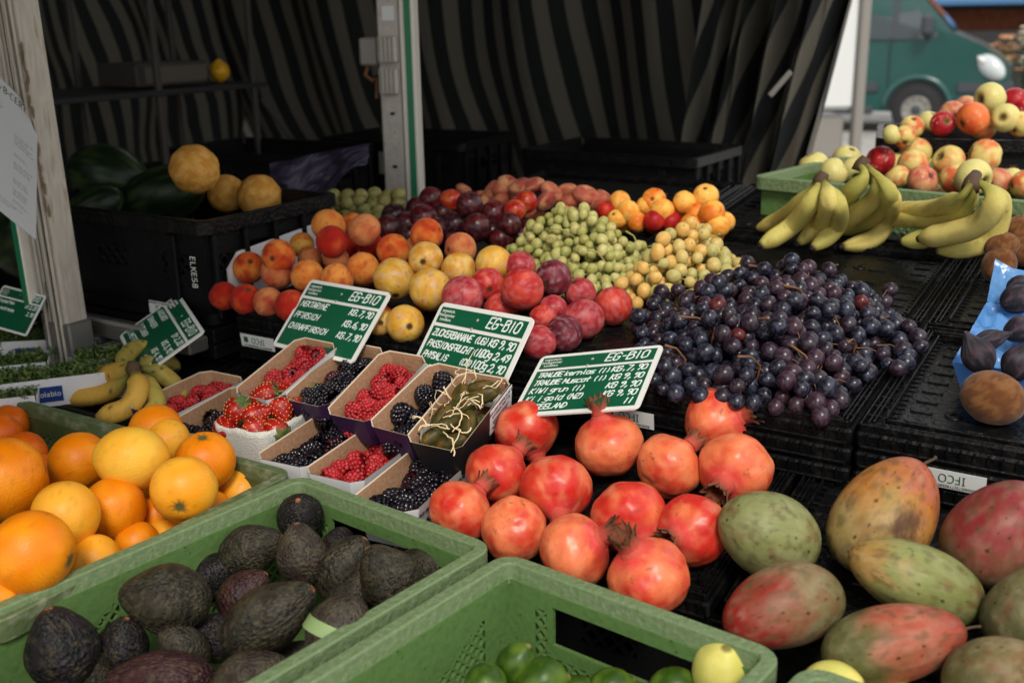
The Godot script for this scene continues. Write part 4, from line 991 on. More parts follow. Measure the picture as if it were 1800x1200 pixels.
func make_materials():
	nz.noise_type = FastNoiseLite.TYPE_SIMPLEX_SMOOTH; nz.frequency = 1.0; nz.fractal_octaves = 2; nz.seed = 11
	var fine := ntex(0.06, 6.0, 3)
	var pits := ntex(0.05, 10.0, 5, 256, FastNoiseLite.TYPE_CELLULAR, 1)
	var warts := ntex(0.035, 18.0, 6, 256, FastNoiseLite.TYPE_SIMPLEX_SMOOTH, 2)
	var soft := ntex(0.02, 5.0, 7)
	var W := Color(1, 1, 1)
	var sp_pom := specks(1, 150, 0.6, 4.5, Color8(92, 48, 36), 0.05)
	var sp_mango := specks(2, 90, 0.8, 9.0, Color8(62, 48, 40), 0.06)
	var sp_fine := specks(3, 260, 0.5, 2.2, Color8(150, 110, 84), 0.05)
	M.orange = mat(W, 0.42, true, pits, 0.30, 1.5); M.orange.clearcoat_enabled = true; M.orange.clearcoat = 0.15; M.orange.clearcoat_roughness = 0.4
	M.pom = skin(mat(W, 0.32, true, soft, 0.22, 0.42), sp_pom)
	M.crown = mat(W, 0.8, true)
	M.mango = skin(mat(W, 0.44, true, soft, 0.3, 0.40), sp_mango)
	M.avo = mat(W, 0.48, true, warts, 1.0, 0.8)
	M.peach = skin(mat(W, 0.85, true, soft, 0.25, 0.5), sp_fine); M.peach.rim_enabled = true; M.peach.rim = 0.12; M.peach.rim_tint = 0.6
	M.plum = skin(mat(W, 0.42, true, soft, 0.25, 0.5), sp_fine)
	M.darkplum = mat(W, 0.28, true)
	M.apple = skin(mat(W, 0.38, true, soft, 0.15, 0.5), sp_fine)
	M.citrus = mat(W, 0.40, true, pits, 0.28, 1.5)
	M.lime = mat(W, 0.34, true, pits, 0.25, 1.5)
	M.kiwi = mat(W, 0.92, true, fine, 0.7, 1.2); M.kiwi.rim_enabled = true; M.kiwi.rim = 0.3; M.kiwi.rim_tint = 0.8
	M.fig = mat(W, 0.6, true, soft, 0.2, 1.0)
	M.grape = mat(W, 0.27, true)
	M.white_grape = mat(W, 0.34, true); M.white_grape.subsurf_scatter_enabled = true; M.white_grape.subsurf_scatter_strength = 0.6
	M.rasp = mat(W, 0.5, true); M.rasp.subsurf_scatter_enabled = true; M.rasp.subsurf_scatter_strength = 0.12
	M.black_berry = mat(W, 0.20, true)
	M.straw = mat(W, 0.36, true)
	M.leaf = mat(W, 0.7, true)
	M.banana = skin(mat(W, 0.52, true, soft, 0.12, 9.0), specks(4, 40, 0.8, 5.0, Color8(84, 62, 40), 0.04))
	M.melon = mat(W, 0.7, true, warts, 0.5, 0.9)
	M.stem_brown = mat(lc(112, 76, 46), 0.8)
	M.stem_green = mat(lc(150, 150, 84), 0.7)
	M.stem_dark = mat(lc(74, 54, 36), 0.8)
	for e in [["orange", 0.32], ["citrus", 0.32], ["lime", 0.35], ["pom", 0.40], ["mango", 0.30], ["avo", 0.32], ["peach", 0.15], ["plum", 0.32], ["darkplum", 0.42], ["apple", 0.34], ["grape", 0.42], ["white_grape", 0.34], ["banana", 0.26], ["kiwi", 0.12], ["fig", 0.25], ["melon", 0.2]]: M[e[0]].metallic_specular = e[1]
	# plastic
	M.green = skin(mat(lc(86, 116, 64), 0.5, false, fine, 0.10, 4.0, 0.35), specks(6, 60, 0.6, 5.0, Color8(120, 112, 96), 0.05))
	var rimr := [[0.0, Color8(94, 116, 74)], [0.6, Color8(102, 121, 83)], [0.78, Color8(114, 128, 96)], [0.9, Color8(134, 142, 116)], [1.0, Color8(150, 154, 132)]]
	M.green_rim = skin(mat(W, 0.62, false, fine, 0.3, 5.0), ctex(0.035, 22, rimr, 512, 6)); M.green_rim.albedo_color = W
	M.olive = skin(mat(W, 0.55, false, fine, 0.12, 6.0), ctex(0.012, 23, [[0.0, Color8(62, 74, 38)], [1.0, Color8(80, 90, 50)]])); M.olive.albedo_color = W
	M.olive_rim = skin(mat(W, 0.6, false, fine, 0.2, 6.0), ctex(0.02, 24, [[0.0, Color8(74, 90, 54)], [0.55, Color8(84, 98, 62)], [0.75, Color8(110, 118, 88)], [1.0, Color8(130, 132, 108)]])); M.olive_rim.albedo_color = W
	M.black = skin(mat(W, 0.36, false, fine, 0.25, 5.0, 0.32), ctex(0.02, 25, [[0.0, Color8(9, 9, 10)], [0.6, Color8(14, 14, 15)], [0.82, Color8(24, 23, 22)], [1.0, Color8(42, 39, 34)]])); M.black.albedo_color = W
	M.black_wall = skin(mat(W, 0.6, false, fine, 0.2, 5.0, 0.3), ctex(0.015, 26, [[0.0, Color8(8, 9, 10)], [1.0, Color8(17, 18, 19)]])); M.black_wall.albedo_color = W
	M.white = mat(lc(206, 208, 206), 0.5)
	M.sign_white = mat(lc(222, 222, 216), 0.35)
	M.rivet = mat(lc(170, 160, 140), 0.4)
	M.label_green = mat(lc(22, 84, 62), 0.5)
	M.ink = mat(lc(34, 32, 40), 0.6)
	M.blue_ink = mat(lc(24, 54, 120), 0.5)
	M.kraft = skin(mat(W, 0.85, false, fine, 0.3, 12.0), ctex(0.04, 27, [[0.0, Color8(142, 106, 78)], [0.5, Color8(158, 120, 90)], [1.0, Color8(172, 134, 102)]], 256, 5)); M.kraft.albedo_color = W
	M.card_edge = mat(lc(196, 178, 156), 0.8)
	M.card_white = mat(lc(214, 214, 216), 0.6)
	M.card_purple = mat(lc(52, 28, 66), 0.5)
	M.card_black = mat(lc(24, 24, 26), 0.45)
	M.net = skin(mat(W, 0.9, false, warts, 0.8, 40.0), ctex(0.06, 28, [[0.0, Color8(190, 188, 178)], [1.0, Color8(226, 224, 216)]])); M.net.albedo_color = W
	M.straw_paper = mat(lc(222, 200, 156), 0.8)
	# metal, cloth, street
	M.post = skin(mat(W, 0.5, false, fine, 0.2, 6.0), ctex(0.014, 31, [[0.0, Color8(158, 150, 138)], [0.6, Color8(174, 167, 155)], [0.8, Color8(160, 150, 134)], [1.0, Color8(134, 120, 100)]], 512, 5)); M.post.albedo_color = W
	M.post.uv1_scale = Vector3(6, 0.9, 6)
	M.bare = skin(mat(W, 0.8, false, fine, 0.3, 20.0), ctex(0.05, 36, [[0.0, Color8(118, 98, 74)], [1.0, Color8(152, 132, 106)]])); M.bare.albedo_color = W
	M.post2 = skin(mat(W, 0.45, false, fine, 0.1, 6.0), ctex(0.02, 32, [[0.0, Color8(160, 154, 146)], [0.8, Color8(178, 172, 163)], [1.0, Color8(140, 130, 118)]])); M.post2.albedo_color = W
	M.post_green = mat(lc(14, 112, 72), 0.5)
	M.post_white = mat(lc(214, 208, 196), 0.5)
	M.metal = mat(lc(130, 128, 124), 0.42); M.metal.metallic = 0.7
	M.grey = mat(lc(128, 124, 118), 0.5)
	M.dim = mat(lc(58, 54, 50), 0.7); M.dim2 = mat(lc(82, 76, 68), 0.6)
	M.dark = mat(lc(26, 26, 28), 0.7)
	var st := Image.create(128, 128, false, Image.FORMAT_RGB8)
	rng.seed = 5
	for x in 128:
		for y in 128:
			var t := smoothstep(0.0, 2.0, minf(absf(x - 34.0), absf(x - 98.0)))
			var lightc := Color8(92, 88, 78); var darkc := Color8(3, 12, 11)
			var wv := 1.0 + 0.05 * sin(y * 1.6) + rng.randf_range(-0.05, 0.05)
			st.set_pixel(x, y, (lightc if x > 34 and x < 98 else darkc) * wv)
	M.stripe = StandardMaterial3D.new(); M.stripe.albedo_texture = ImageTexture.create_from_image(st); M.stripe.roughness = 0.85
	M.teal = mat(lc(18, 68, 64), 0.3); M.teal.clearcoat_enabled = true; M.teal.clearcoat = 0.6; M.teal.clearcoat_roughness = 0.1
	M.glass = mat(lc(52, 62, 66), 0.05, false, null, 1.0, 10.0, 0.9)
	M.tyre = mat(lc(30, 30, 32), 0.85)
	M.rimmetal = mat(lc(150, 148, 142), 0.35); M.rimmetal.metallic = 0.6
	M.lamp_glass = mat(lc(184, 190, 192), 0.12)
	M.trim = mat(lc(52, 56, 62), 0.6)
	M.pave = skin(mat(W, 0.85, false, fine, 0.3, 0.7), ctex(0.03, 33, [[0.0, Color8(128, 126, 122)], [1.0, Color8(164, 162, 156)]], 256, 5)); M.pave.albedo_color = W
	M.pave.uv1_world_triplanar = true
	M.wood = skin(mat(W, 0.8, false, fine, 0.2, 2.0), ctex(0.02, 34, [[0.0, Color8(84, 66, 48)], [1.0, Color8(112, 90, 66)]])); M.wood.albedo_color = W
	M.brick = skin(mat(W, 0.9, false, fine, 0.3, 0.8), ctex(0.03, 35, [[0.0, Color8(104, 56, 34)], [1.0, Color8(142, 82, 50)]])); M.brick.albedo_color = W
	M.blue = mat(lc(64, 106, 148), 0.6)
	M.yellow = mat(lc(204, 148, 30), 0.5)
	M.purple = mat(lc(52, 45, 66), 0.55, false, soft, 0.6, 6.0)
	M.tray_blue = mat(lc(92, 148, 206), 0.2, false, soft, 0.5, 9.0); M.tray_blue.backlight_enabled = true; M.tray_blue.backlight = Color(0.25, 0.5, 0.8)
	M.cress = mat(W, 0.7, true)

func cloth(called: String, p: Callable, nu: int, nv: int, su: Callable) -> ArrayMesh:
	var b := MB.new()
	for j in nv + 1:
		for k in nu + 1:
			var u := float(k) / nu; var v := float(j) / nv
			b.vert(p.call(u, v), Vector2(su.call(u, v), v * 6.0))
	for j in nv:
		for k in nu:
			var a := j * (nu + 1) + k
			b.tri(a, a + 1, a + nu + 1); b.tri(a + 1, a + nu + 2, a + nu + 1)
	return b.commit()

func build_stall():
	# ---- table under the trays, low bench under the green crates
	var o := thing("display_table", "wooden trestle table under the black trays", "table", "", Transform3D(Basis(), at(0.5, -0.5, 0)))
	for k in 7: part(o, "plank", boxm(Vector3(2.6, 0.024, 0.206), 0.003), M.wood, Transform3D(Basis(EB, Vector3.UP, -EA), EA * (-0.62 + k * 0.21) + EB * -0.1 + Vector3(0, 0.535, 0)))
	for sa in [-0.55, 0.6]:
		for sb in [-1.3, 1.0]: part(o, "leg", boxm(Vector3(0.06, 0.52, 0.06), 0.004), M.wood, Transform3D(Basis(EB, Vector3.UP, -EA), EA * sa + EB * sb + Vector3(0, 0.261, 0)))
	o = thing("low_bench", "low wooden bench carrying the green crates", "bench", "", Transform3D(Basis(Vector3.UP, -0.675), Vector3(-0.2, 0, -1.02)))
	for k in 4: part(o, "plank", boxm(Vector3(2.2, 0.024, 0.16), 0.003), M.wood, Transform3D(Basis(), Vector3(-0.1, 0.572, -0.25 + k * 0.165)))
	for sx in [-1.05, 0.85]:
		for sz in [-0.2, 0.2]: part(o, "leg", boxm(Vector3(0.05, 0.558, 0.05), 0.004), M.wood, Transform3D(Basis(), Vector3(sx, 0.28, sz)))
	# ---- trays
	for d in [[-0.13, -0.32, 0.8, 0.86, 0.0, "black folded crate under the pomegranates"], [-0.13, 0.23, 1.0, 0.86, 0.0, "black folded crate under the mangoes"], [-0.02, -0.90, 1.0, 0.42, -0.018, "black folded crate under the tilted berry punnets"], [-0.05, -1.56, 1.0, 0.9, -0.03, "black folded crate under the small bananas and cress"]]:
		var tf := traytf(d[0], d[1], floor1(d[0]) - 0.004 + d[4], 0.17)
		tf.basis.z *= d[3]; tf.basis.x *= d[2]
		tray(tf, d[5])
	for lev in 3:
		for d in [[0.21, -0.9, "peaches and red plums"], [0.2, -0.3, "blue grapes"], [0.2, 0.3, "single brown kiwi"]]:
			var t := tray(traytf(d[0], d[1], floor2(d[0]) - 0.029 * lev, 0.11), "black folded crate under the " + d[2] + ["", ", second in its stack", ", third in its stack"][lev])
			if lev == 1:
				label_card(t, Transform3D(Basis(Vector3.BACK, PI), Vector3([-0.235, -0.04, -0.17][[-0.9, -0.3, 0.3].find(d[1])], -0.012, 0.2035)), 0.088, 0.026)
	for d in [[0.6, -0.9, "dark plums"], [0.6, -0.3, "back of the blue grape heap"], [0.6, 0.3, "blue fig tray"], [1.0, -0.9, "flat peaches"], [1.0, -0.3, "large bananas"], [1.0, 0.3, "bananas beside the kiwis"]]:
		tray(traytf(d[0], d[1], floor2(d[0]), 0.11), "black folded crate under the " + d[2])
	# ---- upright crates carrying the trays
	var first: Node3D = null
	for d in [[-0.08, -0.24, 0.775], [-0.08, 0.37, 0.775], [-0.06, -0.87, 0.745], [-0.05, -1.48, 0.745], [0.34, -0.24, 0.86], [0.34, 0.37, 0.86], [0.34, -0.87, 0.86]]:
		var tf := Transform3D(Basis(Vector3.UP, 1.0036), at(d[0], d[1], d[2]))
		if first == null:
			first = black_box(tf, 0.38, 0.6, 0.20, "black crate standing upright under the fruit trays")
		else:
			var c: Node3D = first.duplicate(); c.name = numbered("black_crate"); add_child(c); c.transform = tf
			c.set_meta("label", {0.37: "black crate upright under the mango tray", -0.87: "black crate upright under the berry punnets", -1.48: "black crate upright under the small bananas"}.get(d[1], "black crate standing upright under the fruit trays"))
	# ---- posts of the stall
	var left := thing("stall_post", "weathered white stall post with peeling paint and green stripe", "post", "stall posts", Transform3D(Basis(EB, Vector3.UP, -EA) * Basis(Vector3.BACK, 0.03), Vector3(-0.880, 0, -2.085)))
	part(left, "shaft", boxm(Vector3(0.070, 2.7, 0.05), 0.004), M.post, Transform3D(Basis(), Vector3(0.012, 1.35, 0)))
	part(left, "stripe_rail", boxm(Vector3(0.02, 1.75, 0.07), 0.002), M.post_white, Transform3D(Basis(), Vector3(-0.038, 1.83, 0.012)))
	part(left, "green_stripe", boxm(Vector3(0.012, 1.74, 0.003)), M.post_green, Transform3D(Basis(), Vector3(-0.038, 1.83, 0.0485)))
	part(left, "green_side_stripe", boxm(Vector3(0.003, 1.74, 0.035)), M.post_green, Transform3D(Basis(), Vector3(-0.0497, 1.83, 0.012)))
	for x in [-0.012, 0.018, 0.034]: part(left, "groove_lip", boxm(Vector3(0.006, 2.6, 0.007), 0.002), M.post, Transform3D(Basis(), Vector3(x, 1.38, 0.028)))
	part(left, "foot", boxm(Vector3(0.086, 0.07, 0.056), 0.004), M.metal, Transform3D(Basis(), Vector3(0.012, 0.90, 0)))
	for x in [-0.002, 0.026]: part(left, "crack", boxm(Vector3(0.0022, 2.2, 0.004)), M.dark, Transform3D(Basis(Vector3.BACK, 0.004 * (1 if x < 0 else -1)), Vector3(x, 1.9, 0.0235)))
	rng.seed = 19
	for k in 22:
		var pb := MB.new()
		var n := 11; var cx := 0.046 + rng.randf_range(-0.008, 0.002); var cy := 1.16 + 0.020 * k + rng.randf_range(-0.01, 0.01)
		if k > 15: cx = rng.randf_range(-0.02, 0.04); cy = rng.randf_range(0.95, 1.1)
		var f := pb.vert(Vector3(cx, cy, 0.0256))
		for j in n:
			var an := TAU * j / n
			pb.vert(Vector3(cx + cos(an) * rng.randf_range(0.003, 0.008), cy + sin(an) * rng.randf_range(0.008, 0.020), 0.0256))
		for j in n: pb.tri(f, f + 1 + j, f + 1 + (j + 1) % n)
		part(left, "peeled_patch", pb.commit(), M.bare if k <= 15 else M.metal)
	var beam := thing("floor_beam", "grey metal beam at the foot of the peeling post", "beam", "", Transform3D(Basis(EB, Vector3.UP, -EA), Vector3(-0.80, 0.90, -2.13)))
	part(beam, "channel", boxm(Vector3(0.46, 0.03, 0.05), 0.004), M.metal)
	part(beam, "lip", boxm(Vector3(0.46, 0.008, 0.012), 0.002), M.grey, Transform3D(Basis(), Vector3(0, 0.019, 0.018)))
	var mid := thing("stall_post", "clean white stall post with bright green stripe and clamps", "post", "stall posts", Transform3D(Basis(Vector3.UP, -0.12), Vector3(-0.285, 0, -2.95)))
	part(mid, "shaft", boxm(Vector3(0.058, 2.7, 0.06), 0.004), M.post2, Transform3D(Basis(), Vector3(-0.020, 1.35, 0)))
	part(mid, "stripe_rail", boxm(Vector3(0.038, 2.68, 0.066), 0.002), M.post_white, Transform3D(Basis(), Vector3(0.030, 1.35, 0)))
	part(mid, "green_stripe", boxm(Vector3(0.017, 2.68, 0.003)), M.post_green, Transform3D(Basis(), Vector3(0.0325, 1.35, 0.034)))
	for y in [1.345, 1.425]:
		part(mid, "clamp", boxm(Vector3(0.05, 0.068, 0.03), 0.004), M.post2, Transform3D(Basis(), Vector3(-0.020, y, 0.045)))
		for k in 4: part(mid, "clamp_rib", boxm(Vector3(0.003, 0.06, 0.003)), M.grey, Transform3D(Basis(), Vector3(-0.038 + k * 0.011, y, 0.061)))
	part(mid, "junction_box", boxm(Vector3(0.05, 0.07, 0.05), 0.005), M.grey, Transform3D(Basis(), Vector3(-0.072, 1.42, 0.02)))
	part(mid, "sticker", boxm(Vector3(0.032, 0.036, 0.001)), M.white, Transform3D(Basis(), Vector3(-0.018, 1.515, 0.0306)))
	part(mid, "cable_hook", (func():
		var b := MB.new(); b.tube([Vector3(-0.08, 1.385, 0.02), Vector3(-0.085, 1.36, 0.035), Vector3(-0.065, 1.345, 0.04), Vector3(-0.055, 1.36, 0.03), Vector3(-0.06, 1.30, 0.03)], [0.006, 0.006, 0.006, 0.005, 0.004], 8); return b.commit()).call(), M.stem_brown)
	for y in [1.26, 1.12]: part(mid, "bolt", boxm(Vector3(0.012, 0.008, 0.004), 0.001), M.dark, Transform3D(Basis(), Vector3(-0.018, y, 0.031)))
	# ---- certificate hung on the peeling post
	var cert := thing("certificate", "laminated white paper certificate hung on the peeling post", "certificate", "", Transform3D(Basis(Vector3.UP, 1.525) * Basis(Vector3.RIGHT, -0.312) * Basis(Vector3.BACK, -0.775), Vector3(-0.896, 1.307, -1.923)))
	part(cert, "sheet", boxm(Vector3(0.21, 0.297, 0.002), 0.0005), M.paper)
	text(cert, "heading", "A·B·CERT", 0.021, M.ink, Transform3D(Basis(), Vector3(0.028, 0.128, 0.0012)))
	text(cert, "mark", "α", 0.03, M.ink, Transform3D(Basis(), Vector3(0.090, 0.128, 0.0012)))
	part(cert, "heading_block", boxm(Vector3(0.05, 0.018, 0.0008)), M.ink, Transform3D(Basis(), Vector3(-0.04, 0.13, 0.0012)))

func build_tent():
	# striped canvas: end wall, back wall, gathered corner curtain, unseen roof reaching forward to shade the store
	var end := thing("striped_tarp", "green and grey striped canvas end wall sagging in the tent", "tarp", "striped canvas sheets", Transform3D())
	part(end, "sheet", cloth("end", func(u, v):
		var b: float = -4.4 + 3.3 * u
		var y: float = 2.7 - 2.1 * v
		return at(2.35 + 0.30 * v - 0.18 * sin(v * PI) + 0.05 * sin(u * 40.0) * (0.3 + v) + 0.05 * fn(Vector3(u * 6, v * 2, 0), 1.0, 1), b, y),
		110, 30, func(u, v): return u * 29.0 - 1.6 * pow(v, 1.3) + 0.25 * fn(Vector3(u * 3.0, v * 2.5, 1), 1.0, 3.0)), M.stripe)
	var back := thing("striped_tarp", "dark striped canvas back wall hanging in slanting folds", "tarp", "striped canvas sheets", Transform3D())
	part(back, "sheet", cloth("back", func(u, v):
		var a: float = -2.6 + 5.1 * u
		return at(a, -3.9 + 0.25 * sin(v * PI) + 0.04 * sin(u * 60.0) + 0.08 * fn(Vector3(u * 8, v * 3, 2), 1.0, 5), 2.7 - 2.4 * v),
		120, 26, func(u, v): return u * 58.0 - 6.5 * v + 0.4 * fn(Vector3(u * 4.0, v * 3.0, 7), 1.0, 9.0)), M.stripe)
	var cur := thing("corner_curtain", "gathered striped canvas curtain tied beside the white trailer", "curtain", "striped canvas sheets", Transform3D())
	part(cur, "sheet", cloth("cur", func(u, v):
		var w: float = 0.62 - 0.16 * v
		var b: float = -1.22 + w * u + 0.14 * (1.0 - v) - 0.05 * v
		return at(2.28 + 0.075 * sin(u * 26.0 + 3.0 * v) + 0.03 * sin(u * 61.0), b, 2.7 - 1.85 * v),
		140, 24, func(u, v): return u * 9.0 + 4.2 * v), M.stripe)
	part(cur, "tie_strap", boxm(Vector3(0.018, 0.10, 0.006), 0.002), M.grey, Transform3D(Basis(Vector3.BACK, -0.7), at(2.08, -0.83, 1.28)))
	var roof := thing("tent_roof", "striped canvas roof of the stall", "roof", "", Transform3D())  # out of view; its front edge is set forward to darken the interior
	part(roof, "sheet", cloth("roof", func(u, v): return at(-2.6 + 5.1 * u, -0.12 - 4.03 * v, 2.42 + 0.9 * sin(v * PI) + 0.02 * sin(u * 50.0)),
		40, 20, func(u, v): return u * 36.0), M.stripe)
	var side := thing("tent_side", "striped canvas side of the stall beyond the peeling post", "tarp", "", Transform3D())
	part(side, "sheet", cloth("side", func(u, v): return at(-2.6 + 0.04 * sin(u * 40.0), -4.2 + 2.4 * u, 2.8 - 2.7 * v), 60, 12, func(u, v): return u * 18.0), M.stripe)
	# ---- dark store behind the posts
	rng.seed = 77
	var spots := [[1.75, -2.05, 3, 0.20], [1.7, -1.62, 2, 0.21], [1.72, -1.18, 3, 0.2], [1.25, -2.3, 3, 0.2], [0.9, -3.1, 4, 0.24], [0.3, -3.2, 4, 0.24]]
	var proto: Node3D = null
	for sp in spots:
		for k in sp[2]:
			var y: float = 0.5 + 0.2 * (k + 1) if sp[1] > -2.6 else 0.24 * (k + 1)
			var tf := Transform3D(Basis(Vector3.UP, 1.0 + rng.randf_range(-0.1, 0.1)), at(sp[0], sp[1], y))
			var lab := "empty black fruit crate stacked in the dark store behind the posts"
			if proto == null:
				proto = black_box(tf, 0.4, 0.6, 0.196, lab)
			else:
				var c: Node3D = proto.duplicate(); c.name = numbered("black_crate"); add_child(c); c.transform = tf
	var rk := thing("storage_bench", "low dark bench under the stored black crates", "bench", "", Transform3D(Basis(Vector3.UP, 1.0), at(1.6, -1.75, 0)))
	part(rk, "top", boxm(Vector3(0.7, 0.03, 1.9), 0.004), M.wood, Transform3D(Basis(), Vector3(0, 0.483, 0)))
	for sx in [-0.3, 0.3]:
		for sz in [-0.85, 0.85]: part(rk, "leg", boxm(Vector3(0.05, 0.468, 0.05)), M.wood, Transform3D(Basis(), Vector3(sx, 0.234, sz)))
	for d in [[1.50, -1.98, 1.03, 0.10, 0.075], [1.45, -1.42, 0.95, 0.03, 0.04], [1.42, -1.05, 0.93, 0.05, 0.02]]:
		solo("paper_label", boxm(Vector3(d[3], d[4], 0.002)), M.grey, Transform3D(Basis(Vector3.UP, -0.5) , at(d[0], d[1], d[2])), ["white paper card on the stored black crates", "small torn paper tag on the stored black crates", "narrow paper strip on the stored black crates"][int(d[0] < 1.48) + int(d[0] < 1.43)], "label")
	# shelf rack with boxes, a lemon and a till
	var rack := thing("shelf_rack", "thin grey metal rack with shelves in the dark store", "rack", "", Transform3D(Basis(EA, Vector3.UP, EB), at(1.0, -2.72, 0)))
	for x in [-0.55, 0.0, 0.42]:
		for z in [-0.2, 0.2]: part(rack, "upright", boxm(Vector3(0.022, 1.62, 0.022), 0.004), M.dim, Transform3D(Basis(), Vector3(x, 0.81, z)))
	for y in [0.55, 1.0, 1.285]: part(rack, "shelf", boxm(Vector3(1.06, 0.018, 0.44), 0.003), M.dark, Transform3D(Basis(), Vector3(-0.06, y, 0)))
	part(rack, "brace", boxm(Vector3(0.5, 0.022, 0.012), 0.003), M.dim, Transform3D(Basis(Vector3.BACK, -0.85), Vector3(0.62, 1.05, 0.2)))
	var bx := thing("till", "grey box with a keypad strip on the dark rack", "till", "", Transform3D(Basis(EA, Vector3.UP, EB), at(1.12, -2.68, 1.30)))
	part(bx, "body", boxm(Vector3(0.30, 0.075, 0.2), 0.006), M.dim, Transform3D(Basis(), Vector3(0, 0.038, 0)))
	part(bx, "panel", boxm(Vector3(0.26, 0.05, 0.004)), M.dim2, Transform3D(Basis(), Vector3(0.01, 0.038, 0.102)))
	solo("lemon", m_citrus(4.0, lc(208, 150, 30), lc(222, 170, 50), 0.2), M.citrus, Transform3D(Basis.from_scale(Vector3.ONE * 0.036), at(1.36, -2.62, 1.335)), "small yellow lemon on the dark rack beside the till", "lemon")
	var tissue := MB.new()
	for j in 15:
		for k in 19:
			var u := k / 18.0; var v := j / 14.0
			var q := Vector3(-0.13 + 0.26 * u, 0.04 + 0.05 * u - 0.15 * v * (0.65 + 0.35 * sin(u * 5.0)), 0.02 * sin(u * 9.0) + 0.035 * fn(Vector3(u * 4, v * 4, 0), 1.3, 2) + 0.05 * v)
			tissue.vert(q)
	for j in 14:
		for k in 18:
			var a := j * 19 + k
			tissue.tri(a, a + 19, a + 1); tissue.tri(a + 1, a + 19, a + 20)
	solo("purple_tissue", tissue.commit(), M.purple, Transform3D(Basis(Vector3.UP, -0.1), at(0.62, -1.50, 1.12)), "crumpled purple tissue sheet behind the melon crate", "tissue")

